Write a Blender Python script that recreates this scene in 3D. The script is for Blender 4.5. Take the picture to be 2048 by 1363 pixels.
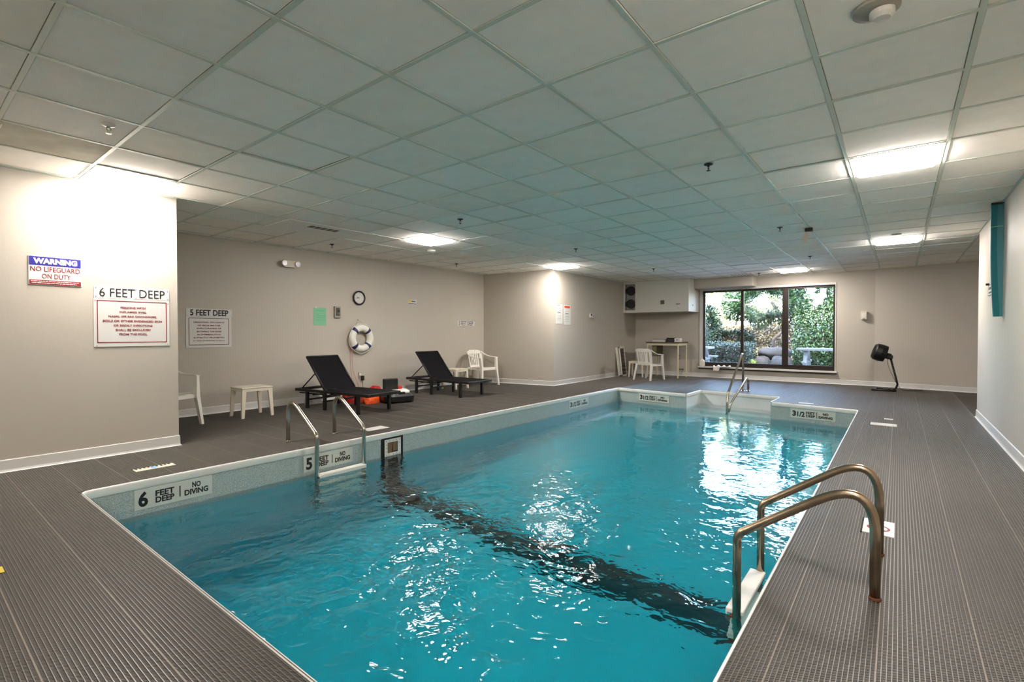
import bpy, math, random
import numpy as np
from mathutils import Vector, Matrix

random.seed(7); np.random.seed(7)
scene = bpy.context.scene
COL = scene.collection
for o in list(bpy.data.objects): bpy.data.objects.remove(o)

# ------------------------------------------------------------------ camera
CZ = 1.1649; HC = 2.547; YAW = 0.6652; PITCH = -0.0163
cam_data = bpy.data.cameras.new('camera'); cam = bpy.data.objects.new('camera', cam_data); COL.objects.link(cam)
cam.location = (0, 0, CZ)
cam.rotation_euler = (math.pi/2 + PITCH, 0, YAW - math.pi/2)
cam_data.sensor_width = 36.0; cam_data.lens = 986.65/2048*36
cam_data.clip_start = 0.05; cam_data.clip_end = 200
scene.camera = cam

# ------------------------------------------------------------------ world, sun, exposure
LAMP = 18.0          # radiance of the ceiling panels
world = bpy.data.worlds.new('world'); scene.world = world; world.use_nodes = True
wn = world.node_tree; wn.nodes.clear()
wo = wn.nodes.new('ShaderNodeOutputWorld'); wb = wn.nodes.new('ShaderNodeBackground')
sky = wn.nodes.new('ShaderNodeTexSky'); sky.sky_type = 'NISHITA'; sky.sun_disc = False
sky.sun_elevation = math.radians(52); sky.sun_rotation = math.radians(-90); sky.altitude = 100
sky.dust_density = 2.0; sky.air_density = 1.0
wb.inputs['Strength'].default_value = 2.2
wn.links.new(sky.outputs[0], wb.inputs['Color']); wn.links.new(wb.outputs[0], wo.inputs['Surface'])
sd = bpy.data.lights.new('sun', 'SUN'); sun = bpy.data.objects.new('sun', sd); COL.objects.link(sun)
sd.energy = 5.0; sd.angle = math.radians(0.6); sd.color = (1, .95, .84)
sdir = Vector((math.cos(math.radians(50)), 0.30*math.cos(math.radians(50)), -math.sin(math.radians(50))))  # light travels away from the building
sun.rotation_euler = sdir.to_track_quat('-Z', 'Y').to_euler(); sun.location = (0, 0, 12)

vs = scene.view_settings
scene.display_settings.display_device = 'sRGB'
vs.view_transform = 'Standard'; vs.look = 'None'; vs.exposure = 2.2; vs.gamma = 1.0; vs.use_curve_mapping = False
cy = scene.cycles
cy.use_denoising = True; cy.max_bounces = 14; cy.diffuse_bounces = 10; cy.glossy_bounces = 5; cy.transmission_bounces = 10
cy.transparent_max_bounces = 8; cy.volume_bounces = 0
cy.caustics_refractive = True; cy.caustics_reflective = False; cy.sample_clamp_indirect = 18.0; cy.blur_glossy = 0.6

# ------------------------------------------------------------------ materials
def lin(c):
    return tuple(((v/255)/12.92 if v/255 <= .04045 else ((v/255+.055)/1.055)**2.4) for v in c)
MATS = {}
def mat(name, rgb, rough=.6, metal=0, spec=.5, noise=None, bump=None, coat=0):
    """rgb in sRGB 0-255. noise=(scale, amount) colour variation; bump=(scale, strength)"""
    if name in MATS: return MATS[name]
    m = bpy.data.materials.new(name); m.use_nodes = True; nt = m.node_tree; b = nt.nodes['Principled BSDF']
    c = lin(rgb)
    b.inputs['Base Color'].default_value = (*c, 1); b.inputs['Roughness'].default_value = rough
    b.inputs['Metallic'].default_value = metal; b.inputs['Specular IOR Level'].default_value = spec
    b.inputs['Coat Weight'].default_value = coat
    tc = nt.nodes.new('ShaderNodeTexCoord')
    if noise:
        n = nt.nodes.new('ShaderNodeTexNoise'); n.inputs['Scale'].default_value = noise[0]; n.inputs['Detail'].default_value = 5
        nt.links.new(tc.outputs['Object'], n.inputs['Vector'])
        r = nt.nodes.new('ShaderNodeMapRange'); r.inputs['From Min'].default_value = .3; r.inputs['From Max'].default_value = .7
        r.inputs['To Min'].default_value = 1-noise[1]; r.inputs['To Max'].default_value = 1+noise[1]*.5
        nt.links.new(n.outputs['Fac'], r.inputs['Value'])
        v = nt.nodes.new('ShaderNodeVectorMath'); v.operation = 'SCALE'; v.inputs[0].default_value = c
        nt.links.new(r.outputs[0], v.inputs['Scale']); nt.links.new(v.outputs[0], b.inputs['Base Color'])
    if bump:
        n = nt.nodes.new('ShaderNodeTexNoise'); n.inputs['Scale'].default_value = bump[0]; n.inputs['Detail'].default_value = 3
        nt.links.new(tc.outputs['Object'], n.inputs['Vector'])
        bp = nt.nodes.new('ShaderNodeBump'); bp.inputs['Strength'].default_value = bump[1]; bp.inputs['Distance'].default_value = .01
        nt.links.new(n.outputs['Fac'], bp.inputs['Height']); nt.links.new(bp.outputs[0], b.inputs['Normal'])
    MATS[name] = m; return m

M_wall = mat('cream_wall_paint', (184, 177, 165), .55, noise=(1.3, .03), bump=(60, .05))
M_base = mat('white_vinyl_base', (205, 204, 200), .35, noise=(4, .06))
M_tile = [mat('ceiling_tile_white', (252, 246, 238), .95, noise=(9, .03), bump=(180, .25)),
          mat('ceiling_tile_grey', (249, 243, 235), .95, noise=(9, .04), bump=(180, .25)),
          mat('ceiling_tile_warm', (250, 242, 230), .95, noise=(5, .05), bump=(180, .25))]
M_stain = mat('ceiling_tile_stained', (214, 207, 190), .95, noise=(4, .22))
M_tee = mat('tee_bar_paint', (206, 212, 200), .45)
M_dark = mat('dark_gap', (30, 29, 26), .9)
M_matbar = mat('mat_bar_vinyl', (97, 94, 89), .36, spec=.5, noise=(5, .12))
M_matseam = mat('mat_seam_vinyl', (108, 101, 92), .45, noise=(3, .1))
M_cop = mat('coping_white', (226, 226, 220), .3, noise=(6, .05))
M_fiber = mat('white_fibreglass', (222, 226, 226), .3, noise=(3, .04))
M_white = mat('white_plastic', (226, 223, 214), .4, noise=(5, .03))
M_cream = mat('cream_plastic', (214, 206, 188), .45)
M_signw = mat('sign_white', (208, 207, 203), .35)
M_black = mat('black_plastic', (8, 8, 9), .5)
M_blackm = mat('black_metal', (8, 8, 9), .5)
M_navy = mat('navy_band', (30, 32, 84), .5)
M_sling = mat('black_sling_fabric', (11, 10, 16), .8, spec=.15, bump=(300, .3))
M_steel = mat('stainless_steel', (188, 180, 166), .24, metal=1, noise=(7, .18))
M_steeld = mat('tarnished_steel', (172, 154, 132), .26, metal=1, noise=(9, .35))
M_rust = mat('rust', (92, 52, 24), .8, noise=(60, .4))
M_txt = mat('black_lettering', (22, 22, 24), .5)
M_red = mat('red_lettering', (138, 18, 28), .5)
M_blue = mat('sign_blue', (44, 40, 140), .4)
M_green = mat('green_paper', (122, 186, 146), .6)
M_orange = mat('orange_fabric', (226, 84, 20), .6, bump=(40, .5))
M_redf = mat('red_fabric', (176, 26, 20), .6, bump=(40, .5))
M_bronze = mat('bronze_aluminium', (34, 23, 17), .4, metal=.2)
M_teal = mat('teal_foam', (14, 104, 112), .55, bump=(80, .2))
M_beige = mat('beige_metal', (214, 203, 168), .45)
M_brown = mat('brown_laminate', (84, 68, 54), .4)
M_duct = mat('cabinet_grey', (206, 203, 194), .45)
M_grey = mat('grey_plastic', (150, 146, 136), .5)
M_yel = mat('yellow_vinyl', (214, 188, 40), .5)
M_concrete = mat('pale_concrete', (88, 87, 88), .8, noise=(8, .1))

def emis(name, col, s):
    m = bpy.data.materials.new(name); m.use_nodes = True; nt = m.node_tree; nt.nodes.clear()
    e = nt.nodes.new('ShaderNodeEmission'); e.inputs['Color'].default_value = (*col, 1); e.inputs['Strength'].default_value = s
    o = nt.nodes.new('ShaderNodeOutputMaterial'); nt.links.new(e.outputs[0], o.inputs['Surface']); return m
M_lamp = emis('lamp_diffuser', (1.0, .915, .85), LAMP)

def N(nt, t, **kw):
    n = nt.nodes.new(t)
    for k, v in kw.items(): setattr(n, k, v)
    return n
def mathn(nt, op, a, b=None, c=None):
    n = nt.nodes.new('ShaderNodeMath'); n.operation = op
    for i, v in enumerate((a, b, c)):
        if v is None: continue
        if isinstance(v, (int, float)): n.inputs[i].default_value = v
        else: nt.links.new(v, n.inputs[i])
    return n.outputs[0]

def mat_underlay():
    """woven lower layer of the deck mat: slanting threads over dark gaps"""
    m = bpy.data.materials.new('mat_underlay'); m.use_nodes = True; nt = m.node_tree; b = nt.nodes['Principled BSDF']
    tc = N(nt, 'ShaderNodeTexCoord'); sp = N(nt, 'ShaderNodeSeparateXYZ'); nt.links.new(tc.outputs['Object'], sp.inputs[0])
    wob = N(nt, 'ShaderNodeTexNoise'); wob.inputs['Scale'].default_value = 2.2; nt.links.new(tc.outputs['Object'], wob.inputs['Vector'])
    a = mathn(nt, 'ADD', sp.outputs[0], sp.outputs[1])
    a = mathn(nt, 'ADD', a, mathn(nt, 'MULTIPLY', wob.outputs['Fac'], .02))
    f = mathn(nt, 'FRACT', mathn(nt, 'MULTIPLY', a, 1/.0105))
    t = mathn(nt, 'LESS_THAN', f, .46)
    big = N(nt, 'ShaderNodeTexNoise'); big.inputs['Scale'].default_value = 1.1; big.inputs['Detail'].default_value = 6
    nt.links.new(tc.outputs['Object'], big.inputs['Vector'])
    mx = N(nt, 'ShaderNodeMix', data_type='RGBA'); mx.inputs['A'].default_value = (*lin((15, 14, 12)), 1); mx.inputs['B'].default_value = (*lin((104, 100, 94)), 1)
    nt.links.new(t, mx.inputs['Factor'])
    v = N(nt, 'ShaderNodeVectorMath', operation='SCALE'); nt.links.new(mx.outputs['Result'], v.inputs[0])
    nt.links.new(mathn(nt, 'MULTIPLY_ADD', big.outputs['Fac'], .5, .75), v.inputs['Scale'])
    nt.links.new(v.outputs[0], b.inputs['Base Color']); b.inputs['Roughness'].default_value = .6; b.inputs['Specular IOR Level'].default_value = .25
    bp = N(nt, 'ShaderNodeBump'); bp.inputs['Strength'].default_value = .6; bp.inputs['Distance'].default_value = .003
    nt.links.new(t, bp.inputs['Height']); nt.links.new(bp.outputs[0], b.inputs['Normal'])
    return m
M_under = mat_underlay()

def mat_liner():
    m = bpy.data.materials.new('pool_liner'); m.use_nodes = True; nt = m.node_tree; b = nt.nodes['Principled BSDF']
    tc = N(nt, 'ShaderNodeTexCoord'); sp = N(nt, 'ShaderNodeSeparateXYZ'); nt.links.new(tc.outputs['Object'], sp.inputs[0])
    n = N(nt, 'ShaderNodeTexNoise'); n.inputs['Scale'].default_value = 160; n.inputs['Detail'].default_value = 1
    nt.links.new(tc.outputs['Object'], n.inputs['Vector'])
    cr = N(nt, 'ShaderNodeValToRGB'); cr.color_ramp.interpolation = 'CONSTANT'
    e = cr.color_ramp.elements; e[0].color = (*lin((138, 152, 154)), 1); e[1].position = .43; e[1].color = (*lin((176, 188, 184)), 1)
    e2 = e.new(.62); e2.color = (*lin((200, 206, 198)), 1)
    nt.links.new(n.outputs['Fac'], cr.inputs['Fac'])
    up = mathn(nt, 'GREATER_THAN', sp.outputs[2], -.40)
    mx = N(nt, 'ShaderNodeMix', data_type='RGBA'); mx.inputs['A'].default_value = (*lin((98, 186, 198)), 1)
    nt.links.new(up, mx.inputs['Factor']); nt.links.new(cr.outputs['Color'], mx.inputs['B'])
    nt.links.new(mx.outputs['Result'], b.inputs['Base Color']); b.inputs['Roughness'].default_value = .4
    return m
M_liner = mat_liner()
M_stripe = mat('liner_black_stripe', (4, 5, 14), .5)

def mat_water():
    m = bpy.data.materials.new('pool_water'); m.use_nodes = True; nt = m.node_tree; nt.nodes.clear()
    out = N(nt, 'ShaderNodeOutputMaterial'); b = N(nt, 'ShaderNodeBsdfPrincipled')
    b.inputs['Base Color'].default_value = (1, 1, 1, 1); b.inputs['Transmission Weight'].default_value = 1
    b.inputs['Roughness'].default_value = 0.035; b.inputs['IOR'].default_value = 1.333
    tc = N(nt, 'ShaderNodeTexCoord')
    def noise(scale, det, sx=1, sy=1, dist=0):
        mp = N(nt, 'ShaderNodeMapping'); mp.inputs['Scale'].default_value = (sx, sy, 1)
        mp.inputs['Rotation'].default_value = (0, 0, .5)
        nt.links.new(tc.outputs['Object'], mp.inputs['Vector'])
        n = N(nt, 'ShaderNodeTexNoise'); n.inputs['Scale'].default_value = scale; n.inputs['Detail'].default_value = det
        n.inputs['Distortion'].default_value = dist
        nt.links.new(mp.outputs[0], n.inputs['Vector']); return n.outputs['Fac']
    n1 = noise(2.0, 2, 1.0, 1.6, .6); n2 = noise(7.0, 2, 1.3, 1, .8); n3 = noise(24, 1)
    # rougher where the return jets stir the near end of the pool
    sp = N(nt, 'ShaderNodeSeparateXYZ'); nt.links.new(tc.outputs['Object'], sp.inputs[0])
    dx = mathn(nt, 'SUBTRACT', sp.outputs[0], 2.3); dy = mathn(nt, 'SUBTRACT', sp.outputs[1], 2.5)
    r2 = mathn(nt, 'ADD', mathn(nt, 'MULTIPLY', dx, dx), mathn(nt, 'MULTIPLY', dy, dy))
    amp = mathn(nt, 'ADD', mathn(nt, 'MULTIPLY', mathn(nt, 'POWER', 2.718, mathn(nt, 'MULTIPLY', r2, -.22)), 2.3), .3)
    h = mathn(nt, 'ADD', mathn(nt, 'MULTIPLY', n1, .018), mathn(nt, 'ADD', mathn(nt, 'MULTIPLY', n2, .0065), mathn(nt, 'MULTIPLY', n3, .0016)))
    h = mathn(nt, 'MULTIPLY', h, amp)
    bp = N(nt, 'ShaderNodeBump'); bp.inputs['Strength'].default_value = 1.0; bp.inputs['Distance'].default_value = 1.0
    nt.links.new(h, bp.inputs['Height']); nt.links.new(bp.outputs[0], b.inputs['Normal'])
    nt.links.new(b.outputs[0], out.inputs['Surface'])
    va = N(nt, 'ShaderNodeVolumeAbsorption'); va.inputs['Color'].default_value = (.0, .90, .96, 1); va.inputs['Density'].default_value = .75
    nt.links.new(va.outputs[0], out.inputs['Volume'])
    return m
M_water = mat_water()

def mat_glass():
    m = bpy.data.materials.new('window_glass'); m.use_nodes = True; nt = m.node_tree; nt.nodes.clear()
    out = N(nt, 'ShaderNodeOutputMaterial'); tr = N(nt, 'ShaderNodeBsdfTransparent'); gl = N(nt, 'ShaderNodeBsdfGlossy'); gl.inputs['Roughness'].default_value = .02
    tr.inputs['Color'].default_value = (.93, .96, .97, 1)
    fr = N(nt, 'ShaderNodeFresnel'); fr.inputs['IOR'].default_value = 1.45
    mx = N(nt, 'ShaderNodeMixShader'); nt.links.new(fr.outputs[0], mx.inputs[0]); nt.links.new(tr.outputs[0], mx.inputs[1]); nt.links.new(gl.outputs[0], mx.inputs[2])
    nt.links.new(mx.outputs[0], out.inputs['Surface']); return m
M_glass = mat_glass()

def mat_leaf(name, c1, c2):
    m = bpy.data.materials.new(name); m.use_nodes = True; nt = m.node_tree; b = nt.nodes['Principled BSDF']
    g = N(nt, 'ShaderNodeNewGeometry'); mx = N(nt, 'ShaderNodeMix', data_type='RGBA')
    mx.inputs['A'].default_value = (*lin(c1), 1); mx.inputs['B'].default_value = (*lin(c2), 1)
    nt.links.new(g.outputs['Random Per Island'], mx.inputs['Factor']); nt.links.new(mx.outputs['Result'], b.inputs['Base Color'])
    b.inputs['Roughness'].default_value = .5
    return m
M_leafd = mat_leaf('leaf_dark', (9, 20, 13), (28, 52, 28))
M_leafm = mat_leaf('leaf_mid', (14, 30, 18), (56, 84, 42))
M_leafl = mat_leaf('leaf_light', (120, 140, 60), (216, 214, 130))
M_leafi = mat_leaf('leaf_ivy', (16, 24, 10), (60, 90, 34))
M_bark = mat('bark', (40, 29, 22), .9, noise=(8, .3))
M_soil = mat('garden_soil', (56, 46, 33), .95, noise=(2.5, .6), bump=(6, .9))
M_rock = [mat('rock_grey', (40, 36, 31), .9, noise=(5, .25)), mat('rock_tan', (50, 41, 31), .9, noise=(5, .25))]

# ------------------------------------------------------------------ mesh helpers
class MB:
    def __init__(s): s.v = []; s.f = []; s.m = []; s.sm = []
    def add(s, vs, fs, mi=0, smooth=False):
        o = len(s.v); s.v += [tuple(v) for v in vs]
        for f in fs: s.f.append(tuple(i+o for i in f)); s.m.append(mi); s.sm.append(smooth)
        return s
    def box(s, x0, x1, y0, y1, z0, z1, mi=0, R=None, c=None):
        vs = [Vector((x, y, z)) for z in (z0, z1) for y in (y0, y1) for x in (x0, x1)]
        if R is not None:
            c = Vector(c if c is not None else ((x0+x1)/2, (y0+y1)/2, (z0+z1)/2)); vs = [c + R @ (v-c) for v in vs]
        return s.add(vs, [(0, 2, 3, 1), (4, 5, 7, 6), (0, 1, 5, 4), (2, 6, 7, 3), (0, 4, 6, 2), (1, 3, 7, 5)], mi)
    def bbox(s, x0, x1, y0, y1, z0, z1, b=.004, mi=0):
        """box with chamfered edges"""
        xs = (x0, x1); ys = (y0, y1); zs = (z0, z1)
        vs = []; idx = {}
        for i in (0, 1):
            for j in (0, 1):
                for k in (0, 1):
                    sx, sy, sz = (1-2*i), (1-2*j), (1-2*k)
                    for ax in range(3):
                        p = [xs[i]+sx*b, ys[j]+sy*b, zs[k]+sz*b]
                        p[ax] = (xs[i], ys[j], zs[k])[ax]
                        idx[i, j, k, ax] = len(vs); vs.append(p)
        fs = []
        for ax in range(3):
            a1, a2 = [a for a in range(3) if a != ax]
            for e in (0, 1):
                q = []
                for (p, r) in ((0, 0), (1, 0), (1, 1), (0, 1)):
                    k = [0, 0, 0]; k[ax] = e; k[a1] = p; k[a2] = r; q.append(idx[(*k, ax)])
                fs.append(q)
        for ax in range(3):
            a1, a2 = [a for a in range(3) if a != ax]
            for p in (0, 1):
                for r in (0, 1):
                    k0 = [0]*3; k1 = [0]*3; k0[ax] = 0; k1[ax] = 1
                    for k in (k0, k1): k[a1] = p; k[a2] = r
                    fs.append([idx[(*k0, a1)], idx[(*k1, a1)], idx[(*k1, a2)], idx[(*k0, a2)]])
        for i in (0, 1):
            for j in (0, 1):
                for k in (0, 1): fs.append([idx[i, j, k, 0], idx[i, j, k, 1], idx[i, j, k, 2]])
        c = Vector(((x0+x1)/2, (y0+y1)/2, (z0+z1)/2)); out = []
        for f in fs:
            P = [Vector(vs[i]) for i in f]; n = (P[1]-P[0]).cross(P[2]-P[0]); m = sum(P, Vector())/len(P)
            out.append(f if n.dot(m-c) > 0 else f[::-1])
        return s.add(vs, out, mi)
    def prism(s, poly, z0, z1, mi=0):
        n = len(poly); vs = [(x, y, z0) for x, y in poly] + [(x, y, z1) for x, y in poly]
        fs = [tuple(range(n))[::-1], tuple(range(n, 2*n))] + [(i, (i+1) % n, (i+1) % n+n, i+n) for i in range(n)]
        return s.add(vs, fs, mi)
    def taper(s, p0, p1, w0, d0, w1, d1, mi=0):
        """leg from p0 to p1, width along x, depth along y"""
        vs = []
        for p, w, d in ((p0, w0, d0), (p1, w1, d1)):
            for sx, sy in ((-1, -1), (1, -1), (1, 1), (-1, 1)): vs.append((p[0]+sx*w/2, p[1]+sy*d/2, p[2]))
        fs = [(3, 2, 1, 0), (4, 5, 6, 7)] + [(i, (i+1) % 4, (i+1) % 4+4, i+4) for i in range(4)]
        if p1[2] < p0[2]: fs = [f[::-1] for f in fs]
        return s.add(vs, fs, mi)
    def tube(s, pts, r, n=12, mi=0, cap=True, rs=None, flat=1.0, closed=False):
        P = [Vector(p) for p in pts]; k = len(P); vs = []
        t0 = (P[1]-P[0]).normalized(); up = Vector((0, 0, 1)) if abs(t0.z) < .9 else Vector((1, 0, 0))
        nrm = t0.cross(up).normalized(); prev = t0
        for i in range(k):
            if closed: t = (P[(i+1) % k]-P[i-1]).normalized()
            elif i == 0: t = t0
            elif i == k-1: t = (P[i]-P[i-1]).normalized()
            else: t = ((P[i+1]-P[i]).normalized()+(P[i]-P[i-1]).normalized()).normalized()
            q = prev.rotation_difference(t); nrm = (q @ nrm).normalized(); prev = t
            bn = t.cross(nrm).normalized(); rr = rs[i] if rs else r
            for j in range(n):
                a = 2*math.pi*j/n; vs.append(P[i]+nrm*math.cos(a)*rr+bn*math.sin(a)*rr*flat)
        fs = []
        for i in range(k if closed else k-1):
            i2 = (i+1) % k
            for j in range(n): fs.append((i*n+j, i*n+(j+1) % n, i2*n+(j+1) % n, i2*n+j))
        s.add(vs, fs, mi, True)
        if cap and not closed:
            o = len(s.v)-len(vs)
            s.f.append(tuple(o+j for j in range(n))[::-1]); s.m.append(mi); s.sm.append(False)
            s.f.append(tuple(o+(k-1)*n+j for j in range(n))); s.m.append(mi); s.sm.append(False)
        return s
    def lathe(s, prof, c=(0, 0, 0), n=24, axis='z', mi=0):
        vs = []; k = len(prof)
        for r, h in prof:
            for j in range(n):
                a = 2*math.pi*j/n; x, y = r*math.cos(a), r*math.sin(a)
                p = (x, y, h) if axis == 'z' else ((x, h, y) if axis == 'y' else (h, x, y))
                vs.append((p[0]+c[0], p[1]+c[1], p[2]+c[2]))
        fs = [(i*n+j, i*n+(j+1) % n, (i+1)*n+(j+1) % n, (i+1)*n+j) for i in range(k-1) for j in range(n)]
        fs += [tuple(range(n))[::-1], tuple((k-1)*n+j for j in range(n))]
        if axis == 'y': fs = [f[::-1] for f in fs]
        return s.add(vs, fs, mi, False)
    def build(s, name, mats, parent=None, loc=None, rot=None, smooth=None):
        me = bpy.data.meshes.new(name); me.from_pydata(s.v, [], s.f)
        mats = mats if isinstance(mats, (list, tuple)) else [mats]
        for m in mats: me.materials.append(m)
        me.polygons.foreach_set('material_index', s.m)
        me.polygons.foreach_set('use_smooth', [bool(x) if smooth is None else smooth for x in s.sm])
        me.update()
        return link(name, me, parent, loc, rot)
def link(name, me, parent=None, loc=None, rot=None):
    o = bpy.data.objects.new(name, me); COL.objects.link(o)
    if parent is not None: o.parent = parent
    if loc is not None: o.location = loc
    if rot is not None: o.rotation_euler = rot
    return o
def tag(o, label=None, cat=None, group=None, kind=None):
    if label: o['label'] = label
    if cat: o['category'] = cat
    if group: o['group'] = group
    if kind: o['kind'] = kind
    return o
def thing(name, label, cat, loc=(0, 0, 0), rz=0, group=None):
    o = bpy.data.objects.new(name, None); COL.objects.link(o); o.location = loc; o.rotation_euler = (0, 0, rz)
    o.empty_display_size = .1
    return tag(o, label, cat, group)
def dup(root, loc, rz, label, group=None):
    r = root.copy(); COL.objects.link(r); r.location = loc; r.rotation_euler = (0, 0, rz)
    r['label'] = label
    if group: r['group'] = group
    for ch in list(root.children):
        c = ch.copy(); COL.objects.link(c); c.parent = r
        for g in list(ch.children):
            d = g.copy(); COL.objects.link(d); d.parent = c
    return r
def fillet(pts, r, seg=6):
    P = [Vector(p) for p in pts]; out = [P[0]]
    for i in range(1, len(P)-1):
        a = (P[i-1]-P[i]); b = (P[i+1]-P[i]); la, lb = a.length, b.length; a.normalize(); b.normalize()
        ang = a.angle(b); rr = r[i-1] if isinstance(r, (list, tuple)) else r
        d = min(rr/math.tan(ang/2), la*.49, lb*.49)
        p0 = P[i]+a*d; p1 = P[i]+b*d
        for k in range(seg+1):
            t = k/seg; out.append(p0*(1-t)**2+P[i]*2*t*(1-t)+p1*t*t)
    out.append(P[-1]); return out

_txt_cache = {}
def text_mesh(s, size, bold=0.0, sx=1.0, align='CENTER', spacing=1.0):
    key = (s, size, bold, sx, align, spacing)
    if key in _txt_cache: return _txt_cache[key]
    cu = bpy.data.curves.new('txt', 'FONT'); cu.body = s; cu.size = size; cu.align_x = align; cu.align_y = 'CENTER'
    cu.offset = bold; cu.extrude = .0006; cu.resolution_u = 3; cu.space_character = spacing
    ob = bpy.data.objects.new('txt', cu); COL.objects.link(ob)
    bpy.context.view_layer.update()
    dg = bpy.context.evaluated_depsgraph_get(); me = bpy.data.meshes.new_from_object(ob.evaluated_get(dg))
    n = len(me.vertices); co = np.empty(n*3); me.vertices.foreach_get('co', co); co = co.reshape(-1, 3)
    co[:, 0] *= sx; me.vertices.foreach_set('co', co.ravel())
    bpy.data.objects.remove(ob); bpy.data.curves.remove(cu)
    _txt_cache[key] = me; return me
def lettering(parent, s, size, m, x, z, y=-.0075, bold=0.0, sx=1.0, width=None, name='lettering', spacing=1.0, height=None):
    """wall-mounted lettering in a local frame that faces -y"""
    me = text_mesh(s, size, bold, sx, spacing=spacing).copy(); me.name = name
    co = np.empty(len(me.vertices)*3); me.vertices.foreach_get('co', co); co = co.reshape(-1, 3)
    cx = (co[:, 0].max()+co[:, 0].min())/2; cyy = (co[:, 1].max()+co[:, 1].min())/2
    co[:, 0] -= cx; co[:, 1] -= cyy
    if width: co[:, 0] *= width/(co[:, 0].max()-co[:, 0].min())
    if height: co[:, 1] *= height/(co[:, 1].max()-co[:, 1].min())
    me.vertices.foreach_set('co', co.ravel()); me.update()
    me.materials.clear(); me.materials.append(m)
    return link(name, me, parent, (x, y, z), (math.pi/2, 0, 0))
def wordbars(parent, m, rows, y=-.0075, name='small_print'):
    """unreadably small print: rows of (z, height, [(x0,x1)...])"""
    b = MB()
    for z, h, segs in rows:
        for x0, x1 in segs: b.box(x0, x1, y-.0006, y+.0006, z-h/2, z+h/2)
    return tag(b.build(name, m, parent), kind='stuff')
def words(x0, x1, seed, gap=.006, wmin=.015, wmax=.05):
    r = random.Random(seed); out = []; x = x0
    while x < x1:
        w = min(r.uniform(wmin, wmax), x1-x); out.append((x, x+w)); x += w+gap
    return out

# ------------------------------------------------------------------ layout numbers
GX, GY, T = 1.0874, 2.7808, .6096            # ceiling grid origin and pitch
YC = 5.88; XC = 1.885                         # near left wall face and its end
YR = 7.80; XE0, XE1 = 8.84, 9.10              # recess back wall, recess end wall (slightly skewed)
YW2 = 5.98; XB = 13.40                        # wall past the recess, window wall
YRW = -.86; XRW = 9.36                        # right wall
PX0, PY0, PY1 = .875, .47, 4.72               # pool
def pxf(y): return 9.10 + .14*(y-PY0)         # far edge of the pool, slightly skewed
AY0, AY1, AD = 1.70, 3.19, .84                # step alcove
WL = -.28                                     # water level

# ------------------------------------------------------------------ room shell
def struct(name, mb, m, parent=None, **k):
    o = mb.build(name, m, parent, **k)
    if parent is None: o['kind'] = 'structure'
    return o
floor = thing('floor', None, None); floor['kind'] = 'structure'
fb = MB()
zb, zt = -.12, -.0035
far = [(pxf(PY1), PY1), (pxf(AY1), AY1), (pxf(AY1)+AD, AY1), (pxf(AY0)+AD, AY0), (pxf(AY0), AY0), (pxf(PY0), PY0)]
E_ = .006
fb.prism([(-3, -2.8), (PX0-E_, -2.8), (PX0-E_, 8.2), (-3, 8.2)], zb, zt)
fb.prism([(PX0-E_, -2.8), (XB+.3, -2.8), (XB+.3, PY0-E_), (PX0-E_, PY0-E_)], zb, zt)
fb.prism([(PX0-E_, PY1+E_), (XB+.3, PY1+E_), (XB+.3, 8.2), (PX0-E_, 8.2)], zb, zt)
far = [(x_+E_, y_) for x_, y_ in far]
fb.prism([(far[0][0], PY1+E_), (far[1][0], AY1+E_), (XB+.3, AY1+E_), (XB+.3, PY1+E_)], zb, zt)
fb.prism([(far[2][0], AY1+E_), (far[3][0], AY0-E_), (XB+.3, AY0-E_), (XB+.3, AY1+E_)], zb, zt)
fb.prism([(far[4][0], AY0-E_), (far[5][0], PY0-E_), (XB+.3, PY0-E_), (XB+.3, AY0-E_)], zb, zt)
fb.build('mat_underlay', M_under, floor)

BAR = .0148; SEAM = 20*BAR
def panel_along_x(y0, x0, x1, xf=None, width=SEAM):
    """one roll of mat whose bars run along X; x0 may be a function of y"""
    b = MB(); n = int(round(width/BAR)); bw = .0046
    for k in range(n):
        y = y0+k*BAR; a = x0(y) if callable(x0) else x0
        w = bw*1.9 if k == 0 else bw
        b.add([(a, y-w/2, -.004), (x1, y-w/2, -.004), (x1, y+w/2, -.004), (a, y+w/2, -.004),
               (a, y-w*.3, 0), (x1, y-w*.3, 0), (x1, y+w*.3, 0), (a, y+w*.3, 0)],
              [(4, 5, 6, 7), (0, 1, 5, 4), (1, 2, 6, 5), (2, 3, 7, 6), (3, 0, 4, 7)], 1 if k == 0 else 0)
    return b.build('mat_panel', [M_matbar, M_matseam], floor)
def panel_along_y(x0, y0, y1, width=SEAM):
    b = MB(); n = int(round(width/BAR)); bw = .0046
    for k in range(n):
        x = x0+k*BAR; w = bw*1.9 if k == 0 else bw
        a, c = (y0(x) if callable(y0) else y0), (y1(x) if callable(y1) else y1)
        b.add([(x-w/2, a, -.004), (x+w/2, a, -.004), (x+w/2, c, -.004), (x-w/2, c, -.004),
               (x-w*.3, a, 0), (x+w*.3, a, 0), (x+w*.3, c, 0), (x-w*.3, c, 0)],
              [(4, 5, 6, 7), (0, 1, 5, 4), (1, 2, 6, 5), (2, 3, 7, 6), (3, 0, 4, 7)], 1 if k == 0 else 0)
    return b.build('mat_panel', [M_matbar, M_matseam], floor)
y = .348
for k in range(-4, 1): panel_along_x(y+k*SEAM, PX0+.01, XB, width=SEAM if k < 0 else 9*BAR)
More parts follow.
